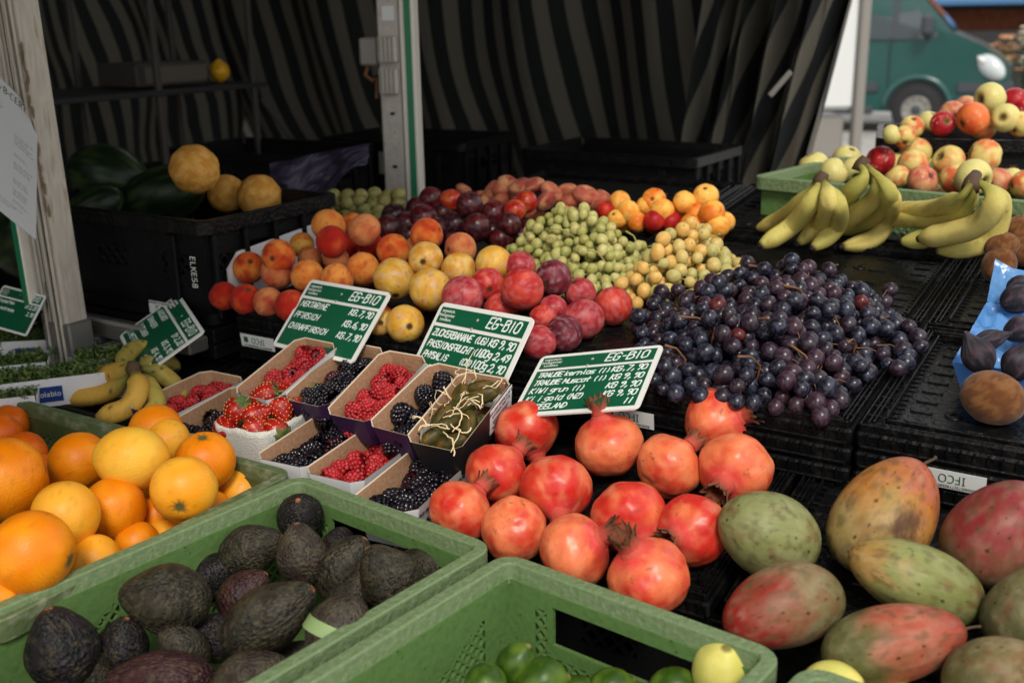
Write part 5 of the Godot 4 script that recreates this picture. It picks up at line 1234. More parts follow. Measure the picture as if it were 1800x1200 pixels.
func build_street():
	struct("ground", boxm(Vector3(120, 0.1, 120)), M.pave, Transform3D(Basis(), Vector3(0, -0.05, 0)))
	# white trailer
	var t := thing("white_trailer", "white market trailer with hanging flap beside the curtain", "trailer", "", Transform3D(Basis(Vector3.UP, 0.08), Vector3(2.28, 0, -7.9)))
	part(t, "flap", boxm(Vector3(0.42, 1.75, 0.06), 0.03), M.white, Transform3D(Basis(), Vector3(-0.02, 1.70, 0.0)))
	part(t, "edge_post", boxm(Vector3(0.07, 2.4, 0.08), 0.01), M.grey, Transform3D(Basis(), Vector3(0.26, 1.5, -0.05)))
	part(t, "body", boxm(Vector3(1.6, 2.0, 1.6), 0.05), M.white, Transform3D(Basis(), Vector3(-1.05, 1.75, -0.9)))
	part(t, "underframe", boxm(Vector3(0.34, 0.32, 0.3), 0.02), M.grey, Transform3D(Basis(), Vector3(0.0, 0.62, -0.2)))
	part(t, "jack_leg", boxm(Vector3(0.07, 0.6, 0.07), 0.01), M.trim, Transform3D(Basis(), Vector3(-0.02, 0.3, -0.1)))
	# teal van, x forward, side towards the camera; origin under the front wheel
	var v := thing("van", "teal green delivery van parked beyond the white trailer", "van", "", Transform3D(Basis(Vector3.UP, -0.42).scaled(Vector3.ONE * 0.87), Vector3(5.463, 0, -14.556)))
	var prof := [Vector2(-3.2, 0.34), Vector2(1.10, 0.30), Vector2(1.20, 0.42), Vector2(1.22, 0.62), Vector2(1.19, 0.82), Vector2(1.13, 0.99), Vector2(1.02, 1.10), Vector2(0.80, 1.24), Vector2(0.52, 1.36), Vector2(0.40, 1.42), Vector2(-0.28, 2.16), Vector2(-0.50, 2.32), Vector2(-0.85, 2.42), Vector2(-3.2, 2.45)]
	var b := MB.new()
	for side in [1.0, -1.0]:
		var f := b.v.size()
		var ins := PackedVector2Array(prof)
		var tri := Geometry2D.triangulate_polygon(ins)
		for p in prof: b.vert(Vector3(p.x, p.y, (0.95 if side > 0 else -0.95) - side * 0.12 * ss(1.0, 2.4, p.y)))
		for k in range(0, tri.size(), 3):
			if side > 0: b.tri(f + tri[k], f + tri[k + 1], f + tri[k + 2])
			else: b.tri(f + tri[k], f + tri[k + 2], f + tri[k + 1])
	for k in prof.size():
		var p: Vector2 = prof[k]; var q: Vector2 = prof[(k + 1) % prof.size()]
		var zp := 0.95 - 0.12 * ss(1.0, 2.4, p.y); var zq := 0.95 - 0.12 * ss(1.0, 2.4, q.y)
		b.quad(Vector3(p.x, p.y, zp), Vector3(p.x, p.y, -zp), Vector3(q.x, q.y, -zq), Vector3(q.x, q.y, zq))
	part(v, "body", b.commit(), M.teal)
	van_panel(v, [Vector2(-1.05, 1.33), Vector2(0.16, 1.33), Vector2(0.22, 1.38), Vector2(-0.42, 2.10), Vector2(-1.05, 2.16)], 0.956, M.glass, "side_window")
	van_panel(v, [Vector2(-0.42, 1.33), Vector2(-0.34, 1.33), Vector2(-0.34, 2.0), Vector2(-0.42, 2.08)], 0.962, M.trim, "window_bar")
	var arch := []
	for k in 13:
		var an := PI * k / 12.0
		arch.append(Vector2(cos(an) * 0.42, 0.34 + sin(an) * 0.42))
	van_panel(v, arch, 0.956, M.tyre, "wheel_well")
	var lip := MB.new(); var lp := []; var lr := []
	for k in 17:
		var an := PI * (0.02 + 0.96 * k / 16.0)
		lp.append(Vector3(cos(an) * 0.455, 0.35 + sin(an) * 0.455, 0.955)); lr.append(0.045)
	lip.tube(lp, lr, 10)
	part(v, "arch_lip", lip.commit(), M.teal)
	for x in [[-3.0, -0.55], [0.52, 1.24]]:
		part(v, "side_trim", boxm(Vector3(x[1] - x[0], 0.14, 0.03), 0.012), M.trim, Transform3D(Basis(), Vector3((x[0] + x[1]) / 2, 0.66, 0.96)))
	part(v, "bumper", boxm(Vector3(0.16, 0.38, 1.92), 0.06), M.trim, Transform3D(Basis(), Vector3(1.17, 0.50, 0)))
	part(v, "sill", boxm(Vector3(2.6, 0.12, 0.05), 0.02), M.trim, Transform3D(Basis(), Vector3(-1.9, 0.33, 0.94)))
	for x in [-0.42, -1.35]: part(v, "door_gap", boxm(Vector3(0.012, 0.66, 0.006)), M.tyre, Transform3D(Basis(), Vector3(x, 1.0, 0.955)))
	var hl := blob(24, 16, func(th, ph): return Vector3(sin(th) * cos(ph) * 0.30, cos(th) * 0.155, sin(th) * sin(ph) * 0.15), func(_d): return Color(1, 1, 1))
	for z in [0.86, -0.86]: part(v, "headlight", hl, M.lamp_glass, Transform3D(Basis(Vector3.UP, -0.55 * signf(z)) * Basis(Vector3.BACK, -0.66), Vector3(0.90, 0.98, z)))
	for k in 3: part(v, "lamp_reflector", hl, M.white, Transform3D((Basis(Vector3.UP, -0.5) * Basis(Vector3.BACK, -0.66))  .scaled(Vector3.ONE * 0.24), Vector3(0.80 + 0.10 * k, 1.05 - 0.075 * k, 0.985 - 0.02 * k)))
	part(v, "windscreen", (func():
		var mb := MB.new(); mb.quad(Vector3(0.42, 1.44, -0.80), Vector3(-0.24, 2.14, -0.74), Vector3(-0.24, 2.14, 0.74), Vector3(0.42, 1.44, 0.80)); return mb.commit()).call(), M.glass)
	part(v, "grille", boxm(Vector3(0.06, 0.2, 1.0), 0.02), M.trim, Transform3D(Basis(), Vector3(1.17, 0.86, 0)))
	var mr := part(v, "mirror", boxm(Vector3(0.16, 0.30, 0.20), 0.05), M.trim, Transform3D(Basis(), Vector3(0.06, 1.52, 1.10)))
	part(mr, "mirror_arm", boxm(Vector3(0.08, 0.06, 0.16), 0.02), M.trim, Transform3D(Basis(), Vector3(0.02, -0.14, -0.10)))
	for x in [0.0, -3.0]:
		var w := part(v, "wheel", (func():
			var mb := MB.new(); mb.lathe([Vector2(0.20, 0.10), Vector2(0.30, 0.105), Vector2(0.335, 0.085), Vector2(0.345, 0.05), Vector2(0.345, -0.1), Vector2(0.2, -0.12)], 40); return mb.commit()).call(), M.tyre, Transform3D(Basis(Vector3.RIGHT, PI / 2), Vector3(x, 0.345, 0.90)))
		part(w, "rim", (func():
			var mb := MB.new(); mb.lathe([Vector2(0.07, 0.085), Vector2(0.12, 0.075), Vector2(0.185, 0.095), Vector2(0.205, 0.10), Vector2(0.21, 0.06)], 36); return mb.commit()).call(), M.rimmetal)
		part(w, "hub_cap", (func():
			var mb := MB.new(); mb.lathe([Vector2(0.001, 0.10), Vector2(0.06, 0.098), Vector2(0.075, 0.08)], 20); return mb.commit()).call(), M.trim)
		for k in 10:
			part(w, "rim_slot", boxm(Vector3(0.035, 0.01, 0.02), 0.004), M.tyre, Transform3D(Basis(Vector3.UP, TAU * k / 10.0), Basis(Vector3.UP, TAU * k / 10.0) * Vector3(0.158, 0.088, 0)))
	# far side of the square
	var h := thing("brick_kiosk", "brown brick kiosk with blue awning beyond the van", "kiosk", "", Transform3D(Basis(Vector3.UP, -0.1), Vector3(9.8, 0, -22)))
	part(h, "wall", boxm(Vector3(9.0, 3.6, 1.2)), M.brick, Transform3D(Basis(), Vector3(1.2, 1.8, -0.6)))
	part(h, "awning", boxm(Vector3(9.4, 0.14, 1.2), 0.03), M.blue, Transform3D(Basis(Vector3.RIGHT, 0.12), Vector3(1.2, 1.70, 0.6)))
	part(h, "counter", boxm(Vector3(8.6, 1.1, 0.7), 0.02), M.dark, Transform3D(Basis(), Vector3(1.2, 0.55, 0.6)))  # dark box in place of the shadow band below the awning
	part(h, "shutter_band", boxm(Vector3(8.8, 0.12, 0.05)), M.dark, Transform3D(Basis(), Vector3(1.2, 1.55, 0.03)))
	var yp := thing("yellow_post", "yellow painted post before the brick kiosk", "post", "", Transform3D(Basis(), Vector3(8.25, 0, -16.6)))
	part(yp, "shaft", boxm(Vector3(0.12, 3.2, 0.12), 0.02), M.yellow, Transform3D(Basis(Vector3.BACK, -0.06), Vector3(0, 1.6, 0)))
	part(yp, "foot", boxm(Vector3(0.3, 0.05, 0.3), 0.01), M.trim, Transform3D(Basis(), Vector3(0, 0.025, 0)))
	rng.seed = 31
	for d in [[7.35, -15.6, 0.72, Color(0.75, 0.72, 0.55)], [7.75, -15.7, 0.62, Color(0.55, 0.42, 0.5)], [8.1, -15.5, 0.55, Color(0.62, 0.10, 0.06)], [7.05, -15.8, 0.60, Color(0.5, 0.25, 0.12)]]:
		var pot := thing("flower_pot", ["tall white flowers in a dark tub", "lilac flowers in a dark tub", "red flowers in a dark tub", "rust coloured flowers in a dark tub"][[0.72, 0.62, 0.55, 0.60].find(d[2])], "flowers", "flower tubs beyond the van", Transform3D(Basis(), Vector3(d[0], 0, d[1])))
		var pb := MB.new(); pb.lathe([Vector2(0.01, 0.42), Vector2(0.20, 0.44), Vector2(0.21, 0.42), Vector2(0.16, 0.0), Vector2(0.01, 0.0)], 18)
		part(pot, "tub", pb.commit(), M.dark)
		var fb := MB.new()
		for k in 46:
			var q := Vector3(rng.randfn(0, 0.13), 0.5 + d[2] * rng.randf_range(0.25, 1.05), rng.randfn(0, 0.13))
			fb.col = Color(0.05, 0.10, 0.03)
			fb.tube([Vector3(q.x * 0.3, 0.42, q.z * 0.3), q], [0.006, 0.004], 4)
			fb.col = d[3] * rng.randf_range(0.7, 1.2)
			for p in 5:
				fb.bbox(q + Vector3(cos(p * TAU / 5.0), 0.2, sin(p * TAU / 5.0)) * 0.035, Vector3(0.05, 0.02, 0.03), 0.006, Basis(Vector3.UP, -p * TAU / 5.0))
		part(pot, "flowers", fb.commit(), M.leaf)
	var tb := thing("folding_table", "white folding table in front of the flower tubs", "table", "", Transform3D(Basis(Vector3.UP, 0.1), Vector3(8.2, 0, -14.2)))
	part(tb, "top", boxm(Vector3(1.6, 0.04, 0.6), 0.01), M.white, Transform3D(Basis(), Vector3(0.2, 0.74, 0)))
	part(tb, "cloth_front", boxm(Vector3(1.6, 0.22, 0.01)), M.white, Transform3D(Basis(), Vector3(0.2, 0.62, 0.306)))
	for sx in [-0.5, 0.9]:
		for sz in [-0.25, 0.25]: part(tb, "leg", boxm(Vector3(0.04, 0.72, 0.04)), M.grey, Transform3D(Basis(), Vector3(sx, 0.36, sz)))

func van_panel(v: Node3D, pts: Array, z: float, m: Material, called: String):
	var mb := MB.new()
	var tr := Geometry2D.triangulate_polygon(PackedVector2Array(pts))
	for p in pts: mb.vert(Vector3(p.x, p.y, z - 0.12 * ss(1.0, 2.4, p.y)))
	for k in range(0, tr.size(), 3): mb.tri(tr[k], tr[k + 1], tr[k + 2])
	part(v, called, mb.commit(), m)

func specks(sd: int, n: int, r0: float, r1: float, c: Color, mottle: float) -> ImageTexture:
	# white sheet with scattered round scars and a faint mottling, multiplied over the skin colour; edges wrap
	var S := 512
	var nn := FastNoiseLite.new(); nn.seed = sd; nn.frequency = 0.02; nn.fractal_octaves = 4
	var src := nn.get_seamless_image(S, S)
	var im := Image.create(S, S, false, Image.FORMAT_RGB8)
	for y in S:
		for x in S:
			var t := 1.0 - mottle * 2.0 * absf(src.get_pixel(x, y).r - 0.5) * 2.0
			im.set_pixel(x, y, Color(t, t, t))
	rng.seed = 500 + sd
	for k in n:
		var p := Vector2(rng.randf() * S, rng.randf() * S)
		var r := r0 + (r1 - r0) * pow(rng.randf(), 4.0); var al := rng.randf_range(0.35, 0.9)
		var ec := rng.randf_range(0.6, 1.0); var an := rng.randf() * PI
		for yy in range(int(p.y - r - 2), int(p.y + r + 3)):
			for xx in range(int(p.x - r - 2), int(p.x + r + 3)):
				var d := (Vector2(xx, yy) - p).rotated(an); d.y /= ec
				var a := al * smoothstep(r + 0.8, r * 0.6 - 0.4, d.length() + 0.35 * r * (src.get_pixel(posmod(xx * 7, S), posmod(yy * 7, S)).r - 0.5) * 4.0)
				if a > 0.01:
					var q := Vector2i(posmod(xx, S), posmod(yy, S))
					im.set_pixelv(q, im.get_pixelv(q).lerp(c, a))
	return ImageTexture.create_from_image(im)

func paper_sheet() -> StandardMaterial3D:
	# certificate: rows of small illegible print
	var im := Image.create(420, 594, false, Image.FORMAT_RGB8)
	im.fill(Color8(188, 190, 192))
	rng.seed = 12
	for blk in [[20, 110, 200, 4], [20, 160, 150, 2], [40, 215, 120, 5], [290, 200, 90, 6], [290, 290, 70, 2], [290, 330, 90, 4], [40, 330, 130, 6], [290, 405, 80, 3], [290, 450, 84, 4], [30, 440, 160, 7], [290, 500, 70, 2], [20, 530, 330, 3]]:
		for r in blk[3]:
			var x: int = blk[0]
			while x < blk[0] + blk[2] * rng.randf_range(0.75, 1.0):
				var w := rng.randi_range(6, 26)
				for xx in w:
					for yy in 3:
						if rng.randf() < 0.72 and x + xx < 420: im.set_pixel(x + xx, blk[1] + r * 9 + yy, Color8(96, 98, 104))
				x += w + 5
	var m := StandardMaterial3D.new(); m.albedo_texture = ImageTexture.create_from_image(im); m.roughness = 0.25
	m.uv1_scale = Vector3(1, 1, 1)
	return m

func build_crates():
	green_crate(Vector3(-0.343, 0.868, -1.121), -0.678, 0.372, 0.558, 0.214, "green plastic crate holding dark avocados")
	green_crate(Vector3(-0.041, 0.868, -0.871), -0.674, 0.372, 0.558, 0.214, "green plastic crate with limes at the bottom")
	green_crate(Vector3(0.268, 0.860, -0.635), -0.674, 0.372, 0.558, 0.214, "green plastic crate of lemons beside the limes")
	var bd := Vector3(cos(-0.559), 0, -sin(-0.559)); var bk := Vector3(bd.z, 0, -bd.x)
	green_crate(Vector3(-0.324, 0.86, -1.483) - bd * 0.36 - bk * 0.25, -0.559, 0.72, 0.50, 0.23, "olive green crate heaped with oranges", "olive")
	var ad := Vector3(cos(-0.74), 0, -sin(-0.74)); var ak := Vector3(ad.z, 0, -ad.x)
	green_crate(Vector3(0.551, 1.145, -2.46) + ad * 0.31 + ak * 0.22, -0.74 + PI / 2, 0.44, 0.62, 0.14, "green crate of pale apples behind the bananas")
	black_box(Transform3D(Basis(Vector3.UP, -0.33 + PI / 2), Vector3(0.933, 1.19, -2.77) + Vector3(0.947, 0, 0.322) * 0.30 + Vector3(0.322, 0, -0.947) * 0.2), 0.4, 0.6, 0.20, "black crate of red and yellow apples beside the van")
	var sup := thing("crate_stand", "dark upturned crate under the black apple crate", "crate", "", Transform3D(Basis(Vector3.UP, -0.33 + PI / 2), Vector3(0.933, 0.985, -2.77) + Vector3(0.947, 0, 0.322) * 0.30 + Vector3(0.322, 0, -0.947) * 0.2))
	crate_parts(sup, 0.4, 0.6, 0.3, M.black_wall, M.black_wall, 0.014, true)
	var ml := black_box(Transform3D(Basis(Vector3.UP, 1.0036), at(0.2, -1.545, 1.135)), 0.4, 0.6, 0.21, "black crate of melons behind the peeling post")
	var lo := thing("folded_crate_stack", "black folded crates stacked under the melon crate", "crate", "", Transform3D(Basis(EB, Vector3.UP, -EA), at(0.2, -1.545, 0.921)))
	part(lo, "upper_crate", boxm(Vector3(0.6, 0.03, 0.4), 0.004), M.black_wall, Transform3D(Basis(), Vector3(0, -0.016, 0)))
	part(lo, "lower_crate", boxm(Vector3(0.6, 0.03, 0.4), 0.004), M.black_wall, Transform3D(Basis(), Vector3(0, -0.048, 0)))
	for k in 30: part(lo, "rib", boxm(Vector3(0.004, 0.05, 0.006)), M.black_wall, Transform3D(Basis(), Vector3(-0.29 + k * 0.02, -0.032, 0.202)))
	label_card(ml, Transform3D(Basis(Vector3.UP, -PI / 2), Vector3(-0.2075, -0.185, 0.165)), 0.075, 0.026)
	label_card(lo, Transform3D(Basis(), Vector3(0.145, -0.03, 0.2065)), 0.075, 0.026)
	text(ml, "lettering", "ELKE58", 0.020, M.sign_white, Transform3D(Basis(Vector3.UP, -PI / 2) * Basis(Vector3.BACK, -PI / 2), Vector3(-0.2035, -0.10, 0.265)))
	# white fruit box board beside the peaches
	var bd2 := thing("fruit_carton", "white printed carton edge beside the peaches", "carton", "", Transform3D(Basis(EA, Vector3.UP, EB), at(0.16, -1.255, 0.955)))
	part(bd2, "panel", (func():
		var b := MB.new()
		var pts := [Vector2(-0.10, 0), Vector2(-0.10, 0.075), Vector2(-0.07, 0.105), Vector2(0.18, 0.125), Vector2(0.18, 0.0)]
		for z in [0.002, -0.002]:
			var f := b.v.size()
			for p in pts: b.vert(Vector3(p.x, p.y, z))
			for k in range(1, 4):
				if z > 0: b.tri(f, f + k + 1, f + k)
				else: b.tri(f, f + k, f + k + 1)
		return b.commit()).call(), M.card_white)
	part(bd2, "printed_spot", boxm(Vector3(0.02, 0.026, 0.002), 0.0005), M.ink, Transform3D(Basis(), Vector3(-0.045, 0.05, 0.003)))
	part(bd2, "printed_block", boxm(Vector3(0.02, 0.018, 0.002), 0.0005), M.stem_brown, Transform3D(Basis(), Vector3(-0.02, 0.05, 0.003)))
	part(bd2, "printed_heart", boxm(Vector3(0.008, 0.008, 0.002), 0.0005), M.red_ink, Transform3D(Basis(), Vector3(-0.035, 0.085, 0.003)))

func same(s: String) -> Callable:
	return func(_v, _i): return s

func build_fruit():
	rng.seed = 100
	# citrus
	put("orange", D.orange, [m_orange(1, lc(222, 122, 10), lc(234, 142, 24)), m_orange(2, lc(228, 146, 26), lc(234, 166, 50)), m_orange(3, lc(208, 88, 10), lc(220, 108, 16))], M.orange,
		func(v, i): return {0: "orange behind the yellow grapefruit nearest the small bananas", 1: "orange with its stem end up in front of the strawberry basket", 2: "orange touching the grapefruit on the cress side", 3: "large orange in front of the deep reddish ones", 4: "pale orange in front of the one with its stem end up", 5: "pale orange in the crate corner nearest the berries", 6: "orange just below the yellow grapefruit", 7: "pale orange between the two largest oranges", 8: "largest orange lying above the avocado crate rim", 9: "pale orange against the avocado crate below the heap"}.get(i, ["bright orange low in the olive crate", "pale yellowish orange low in the olive crate", "deep reddish orange in the olive crate beside the cress"][v]), "orange", "oranges in the olive crate")
	putl("grapefruit", D.grapefruit, [m_citrus(3, lc(228, 176, 60), lc(230, 164, 46), 0.03)], M.citrus, same("large oval yellow grapefruit on top of the oranges"), "grapefruit", "")
	putl("lime", D.lime, [m_citrus(6, lc(44, 70, 20), lc(82, 106, 36), 0.16)], M.lime, same("glossy green lime at the bottom of the green crate"), "lime", "limes in the green crate")
	putl("lemon", D.lemon, [m_citrus(8, lc(196, 190, 96), lc(214, 202, 112), 0.08)], M.citrus, same("pale yellow lemon lying in the front green crates"), "lemon", "lemons in the front crates")
	# pomegranates
	var crowns := [m_crown(0.3), m_crown(1.1), m_crown(2.3)]
	put("pomegranate", D.pomegranate, [m_pom(1, -0.30), m_pom(2, 0.32), m_pom(3, 0.0)], M.pom,
		func(_v, i): return ["red pomegranate with downturned crown beside the finger lime punnet", "orange pomegranate with upright crown just below the grape price sign", "pomegranate touching the front of the blue grape tray", "pomegranate in front of the one touching the grape tray", "pomegranate behind the round grey green mango", "pomegranate beside the lower blackberry punnet and the finger limes", "pomegranate in the middle showing its open star crown", "pomegranate with upright crown touching the lowest blackberry punnet", "pale pomegranate behind the corner of the avocado crate", "large pomegranate whose crown meets another crown", "pomegranate behind the near corner of the lime crate", "red pomegranate touching the round grey green mango", "largest pomegranate hanging over the rim of the lime crate"][i], "pomegranate", "pomegranates on the black tray",
		func(o, v): part(o, "crown", crowns[v], M.crown, Transform3D(Basis().scaled(Vector3(1.45, 1.55, 1.45)), Vector3(0, 1.0, 0))))
	# mangoes, each with its own skin
	var gr := lc(124, 128, 80); var ol := lc(92, 92, 54); var org := lc(172, 112, 50); var red := lc(134, 32, 30); var pk := lc(160, 80, 60)
	var cf := [
		{"s": 1.0, "axis": Vector3(0.3, -0.6, 0.7).normalized(), "a": gr, "b": lc(132, 134, 84), "lo": -0.2, "hi": 0.7, "axis2": Vector3(-0.9, -0.1, -0.2), "c": org, "k": 0.9},
		{"s": 2.0, "axis": Vector3(0, 1, 0), "a": lc(152, 130, 78), "b": org, "lo": -0.6, "hi": 0.4, "axis2": Vector3(0.2, 0.9, 0.3), "c": lc(160, 70, 66), "k": 0.7, "rot": Vector3(0.5, -0.1, 0.84).normalized()},
		{"s": 3.0, "axis": Vector3(0, 1, 0), "a": lc(112, 118, 66), "b": lc(128, 132, 78), "lo": -0.5, "hi": 0.5, "axis2": Vector3(0, 1, 0), "c": org, "k": 0.6},
		{"s": 4.0, "axis": Vector3(0, 1, 0), "a": lc(124, 104, 74), "b": red, "lo": -0.25, "hi": 0.65, "axis2": Vector3(-0.2, -0.9, 0.2), "c": ol, "k": 0.8},
		{"s": 5.0, "axis": Vector3(0, 1, 0), "a": ol, "b": pk, "lo": -0.6, "hi": 0.2, "axis2": Vector3(0.1, 0.95, 0), "c": red, "k": 0.9},
		{"s": 6.0, "axis": Vector3(0.1, 0.8, 0.3).normalized(), "a": lc(126, 100, 74), "b": lc(126, 42, 44), "lo": -0.6, "hi": 0.3, "axis2": Vector3(0, -1, 0), "c": ol, "k": 0.7},
		{"s": 7.0, "axis": Vector3(0, 1, 0), "a": lc(84, 82, 54), "b": lc(104, 98, 64), "lo": -0.5, "hi": 0.5, "axis2": Vector3(0, 1, 0), "c": ol, "k": 0.5},
		{"s": 8.0, "axis": Vector3(0, 1, 0), "a": lc(92, 86, 54), "b": lc(116, 98, 62), "lo": -0.5, "hi": 0.5, "axis2": Vector3(0, -1, 0), "c": ol, "k": 0.5}]
	var mm := []
	for c in cf: mm.append(m_mango(c))
	var ml := ["round grey green mango with dark freckles and orange flank", "yellow orange mango with a dark rotting patch", "long smooth green mango lying lengthwise", "mango red at one end and olive at the other", "salmon red mango with curled stalk and dark spots", "large dusky red mango beside the crate label", "small dull olive mango behind the salmon red one", "brown olive mango at the front of the tray"]
	var stalk := (func():
		var b := MB.new(); b.tube([Vector3(0, -0.04, 0), Vector3(0.02, 0.06, 0), Vector3(0.08, 0.16, 0.02), Vector3(0.10, 0.22, 0.05)], [0.05, 0.035, 0.028, 0.04], 8); return b.commit()).call() as Mesh
	putl("mango", D.mango, mm, M.mango, func(v, _i): return ml[v], "mango", "mangoes on the black tray",
		func(o, v): if v in [1, 4]: part(o, "stalk", stalk, M.stem_dark, Transform3D(Basis(), Vector3(-0.07, 1.0, 0))))
	# avocados
	putl("avocado", D.avocado, [m_avo(1, lc(25, 23, 25), lc(36, 33, 34)), m_avo(2, lc(40, 38, 31), lc(58, 54, 43)), m_avo(3, lc(46, 28, 29), lc(63, 40, 38)), m_avo(4, lc(50, 42, 38), lc(66, 60, 48))], M.avo,
		func(v, i): return {0: "blackish pear shaped avocado in the crate corner under the oranges", 1: "small blackish avocado beside the big black one", 2: "large round olive avocado against the orange side of its crate", 3: "small purple red avocado in the middle of the crate", 4: "green pebbly avocado against the lattice below the topmost black one", 5: "round black wrinkled avocado in the far crate corner", 6: "pear shaped brown avocado pointing up below the round black one", 7: "green avocado beside the pear shaped brown one", 8: "large green avocado leaning on the side next to the limes", 9: "avocado under the grip hole in the crate corner", 10: "longest olive avocado pointing towards the banded one", 11: "brown avocado wrapped with a pale paper band"}.get(i, ["near black avocado low in the green crate", "dark green avocado low in the green crate", "purple avocado low in the green crate", "brownish avocado low in the green crate"][v]), "avocado", "avocados in the green crate")
	var q: Array = D.avocado[11]
	var band := MB.new()
	for k in 41:
		var an := TAU * k / 40.0
		for e in [-1.0, 1.0]:
			band.vert(Vector3(cos(an) * 1.03, 0.05 + e * 0.17 + 0.06 * sin(an * 2.0), sin(an) * 1.03))
	for k in 40:
		band.tri(2 * k, 2 * k + 1, 2 * k + 2); band.tri(2 * k + 2, 2 * k + 1, 2 * k + 3)
	solo("paper_band", band.commit(), M.band, Transform3D(dirb(Vector3(q[5], q[6], q[7])) * Basis.from_scale(Vector3(q[4], q[3], q[4])), Vector3(q[0], q[1], q[2])), "pale green paper band wrapped round an avocado", "band")
	# stone fruit
	put("peach", D.peach, [m_peach(1, lc(200, 80, 38), lc(222, 136, 60), 0.15), m_peach(2, lc(172, 42, 30), lc(198, 80, 42), 0.3), m_peach(3, lc(184, 92, 62), lc(208, 134, 82), 0.0), m_peach(4, lc(212, 112, 50), lc(228, 150, 72), -0.1), m_peach(5, lc(196, 118, 48), lc(214, 166, 78), -0.05)], M.peach,
		func(v, _i): return ["orange red peach in the heap beside the melon crate", "deep red peach in the heap beside the melon crate", "dusky pink peach in the heap beside the melon crate", "golden orange peach in the heap beside the melon crate", "yellow peach in the heap beside the melon crate"][v], "peach", "peaches heaped beside the melon crate")
	put("yellow_plum", D.yellow_plum, [m_plum(4, lc(206, 150, 44), lc(218, 176, 78), 0.35), m_plum(5, lc(200, 138, 34), lc(222, 182, 96), 0.3)], M.plum, func(v, i): return {0: "yellow plum behind the top edge of the peach sign", 1: "pale yellow plum touching the topmost peach", 2: "large yellow plum between the two middle price signs", 3: "yellow plum in front of the dusky peach", 4: "yellow plum touching the green grapes", 5: "yellow plum lying low between the two price signs", 6: "small amber plum half hidden by the peach sign"}.get(i, ["golden yellow plum low in the heap", "amber yellow plum low in the heap"][v]), "plum", "yellow plums")
	put("red_plum", D.red_plum, [m_plum(1, lc(150, 36, 46), lc(190, 78, 76), 0.25), m_plum(2, lc(168, 36, 36), lc(198, 74, 58), 0.18), m_plum(3, lc(86, 26, 38), lc(116, 42, 52), 0.28)], M.plum, func(v, _i): return ["rosy red plum behind the price signs", "bright red plum behind the price signs", "dark wine red plum behind the price signs"][v], "plum", "red plums")
	put("dark_plum", D.dark_plum, [m_plum(6, lc(52, 18, 24), lc(84, 26, 30), 0.08), m_plum(7, lc(40, 16, 24), lc(66, 24, 32), 0.1), m_plum(8, lc(96, 22, 26), lc(60, 18, 24), 0.08), m_plum(9, lc(168, 30, 26), lc(196, 92, 40), 0.05)], M.darkplum, func(v, _i): return ["shiny dark maroon plum behind the peaches", "shiny purple black plum behind the peaches", "shiny dark red plum behind the peaches", "bright red nectarine among the dark plums"][v], "plum", "dark plums")
	put("greengage", D.greengage, [m_plum(11, lc(128, 126, 62), lc(150, 146, 84), 0.2), m_plum(12, lc(140, 130, 66), lc(158, 148, 92), 0.2)], M.plum, same("small olive green plum in front of the clean post"), "plum", "greengages")
	put("flat_peach", D.flat_peach, [m_peach(14, lc(176, 92, 74), lc(202, 132, 96), 0.1, 0.66), m_peach(15, lc(160, 76, 66), lc(206, 150, 106), -0.05, 0.66)], M.peach, same("flat dusky pink peach at the back of the display"), "peach", "flat peaches")
	put("nectarine", D.nectarine, [m_peach(16, lc(226, 140, 50), lc(236, 178, 84), -0.25, 1.0, lc(196, 50, 26)), m_peach(17, lc(216, 112, 40), lc(232, 168, 72), 0.0, 1.0, lc(186, 36, 26)), m_peach(18, lc(160, 28, 30), lc(196, 60, 36), 0.3, 1.0)], M.nect, func(v, _i): return ["yellow nectarine behind the green grapes", "orange nectarine with red cheek behind the green grapes", "red nectarine behind the green grapes"][v], "nectarine", "nectarines")
	# apples
	var am := [m_apple(1, lc(206, 196, 122), lc(212, 180, 110), -0.3), m_apple(2, lc(212, 190, 112), lc(206, 100, 60), 0.05), m_apple(3, lc(176, 40, 44), lc(150, 24, 36), 0.2), m_apple(4, lc(206, 150, 104), lc(190, 92, 74), 0.1), m_apple(5, lc(222, 116, 62), lc(206, 86, 48), 0.1)]
	var al := ["pale yellow green apple", "yellow apple with orange red cheek", "dark red apple", "streaky pink apple", "orange red apple"]
	var stem := MB.new(); stem.tube([Vector3(0, 0.45, 0), Vector3(0.02, 0.7, 0.01), Vector3(0.06, 0.95, 0.02)], [0.03, 0.03, 0.045], 6)
	var stm := stem.commit()
	put("apple", D.apple, am, M.apple, func(v, _i): return al[v] + " in the green crate behind the bananas", "apple", "apples in the green crate", func(o, _v): part(o, "stalk", stm, M.stem_dark))
	put("apple", D.apple_top, am, M.apple, func(v, _i): return al[v] + " in the upper black crate", "apple", "apples in the black crate", func(o, _v): part(o, "stalk", stm, M.stem_dark))
	# kiwis, figs, melons
	var kw := blob(40, 30, func(th, ph): return sph(th, ph, 1.0 + 0.02 * fn(sph(th, ph, 1), 1.5, 3)), func(d): return lc(92, 58, 34).lerp(lc(118, 80, 48), ss(-0.3, 0.5, fn(d, 2.0, 1) + 0.6 * fn(d, 12.0, 2))).lerp(lc(70, 46, 30), ss(0.95, 0.995, absf(d.y))))
	putl("kiwi", D.kiwi, [kw], M.kiwi, same("brown furry kiwi lying beside the blue fig tray"), "kiwi", "kiwis beside the blue tray")
	putl("fig", D.fig, [m_fig(1.0)], M.fig, same("dark purple fig resting in the blue moulded tray"), "fig", "figs in the blue tray")
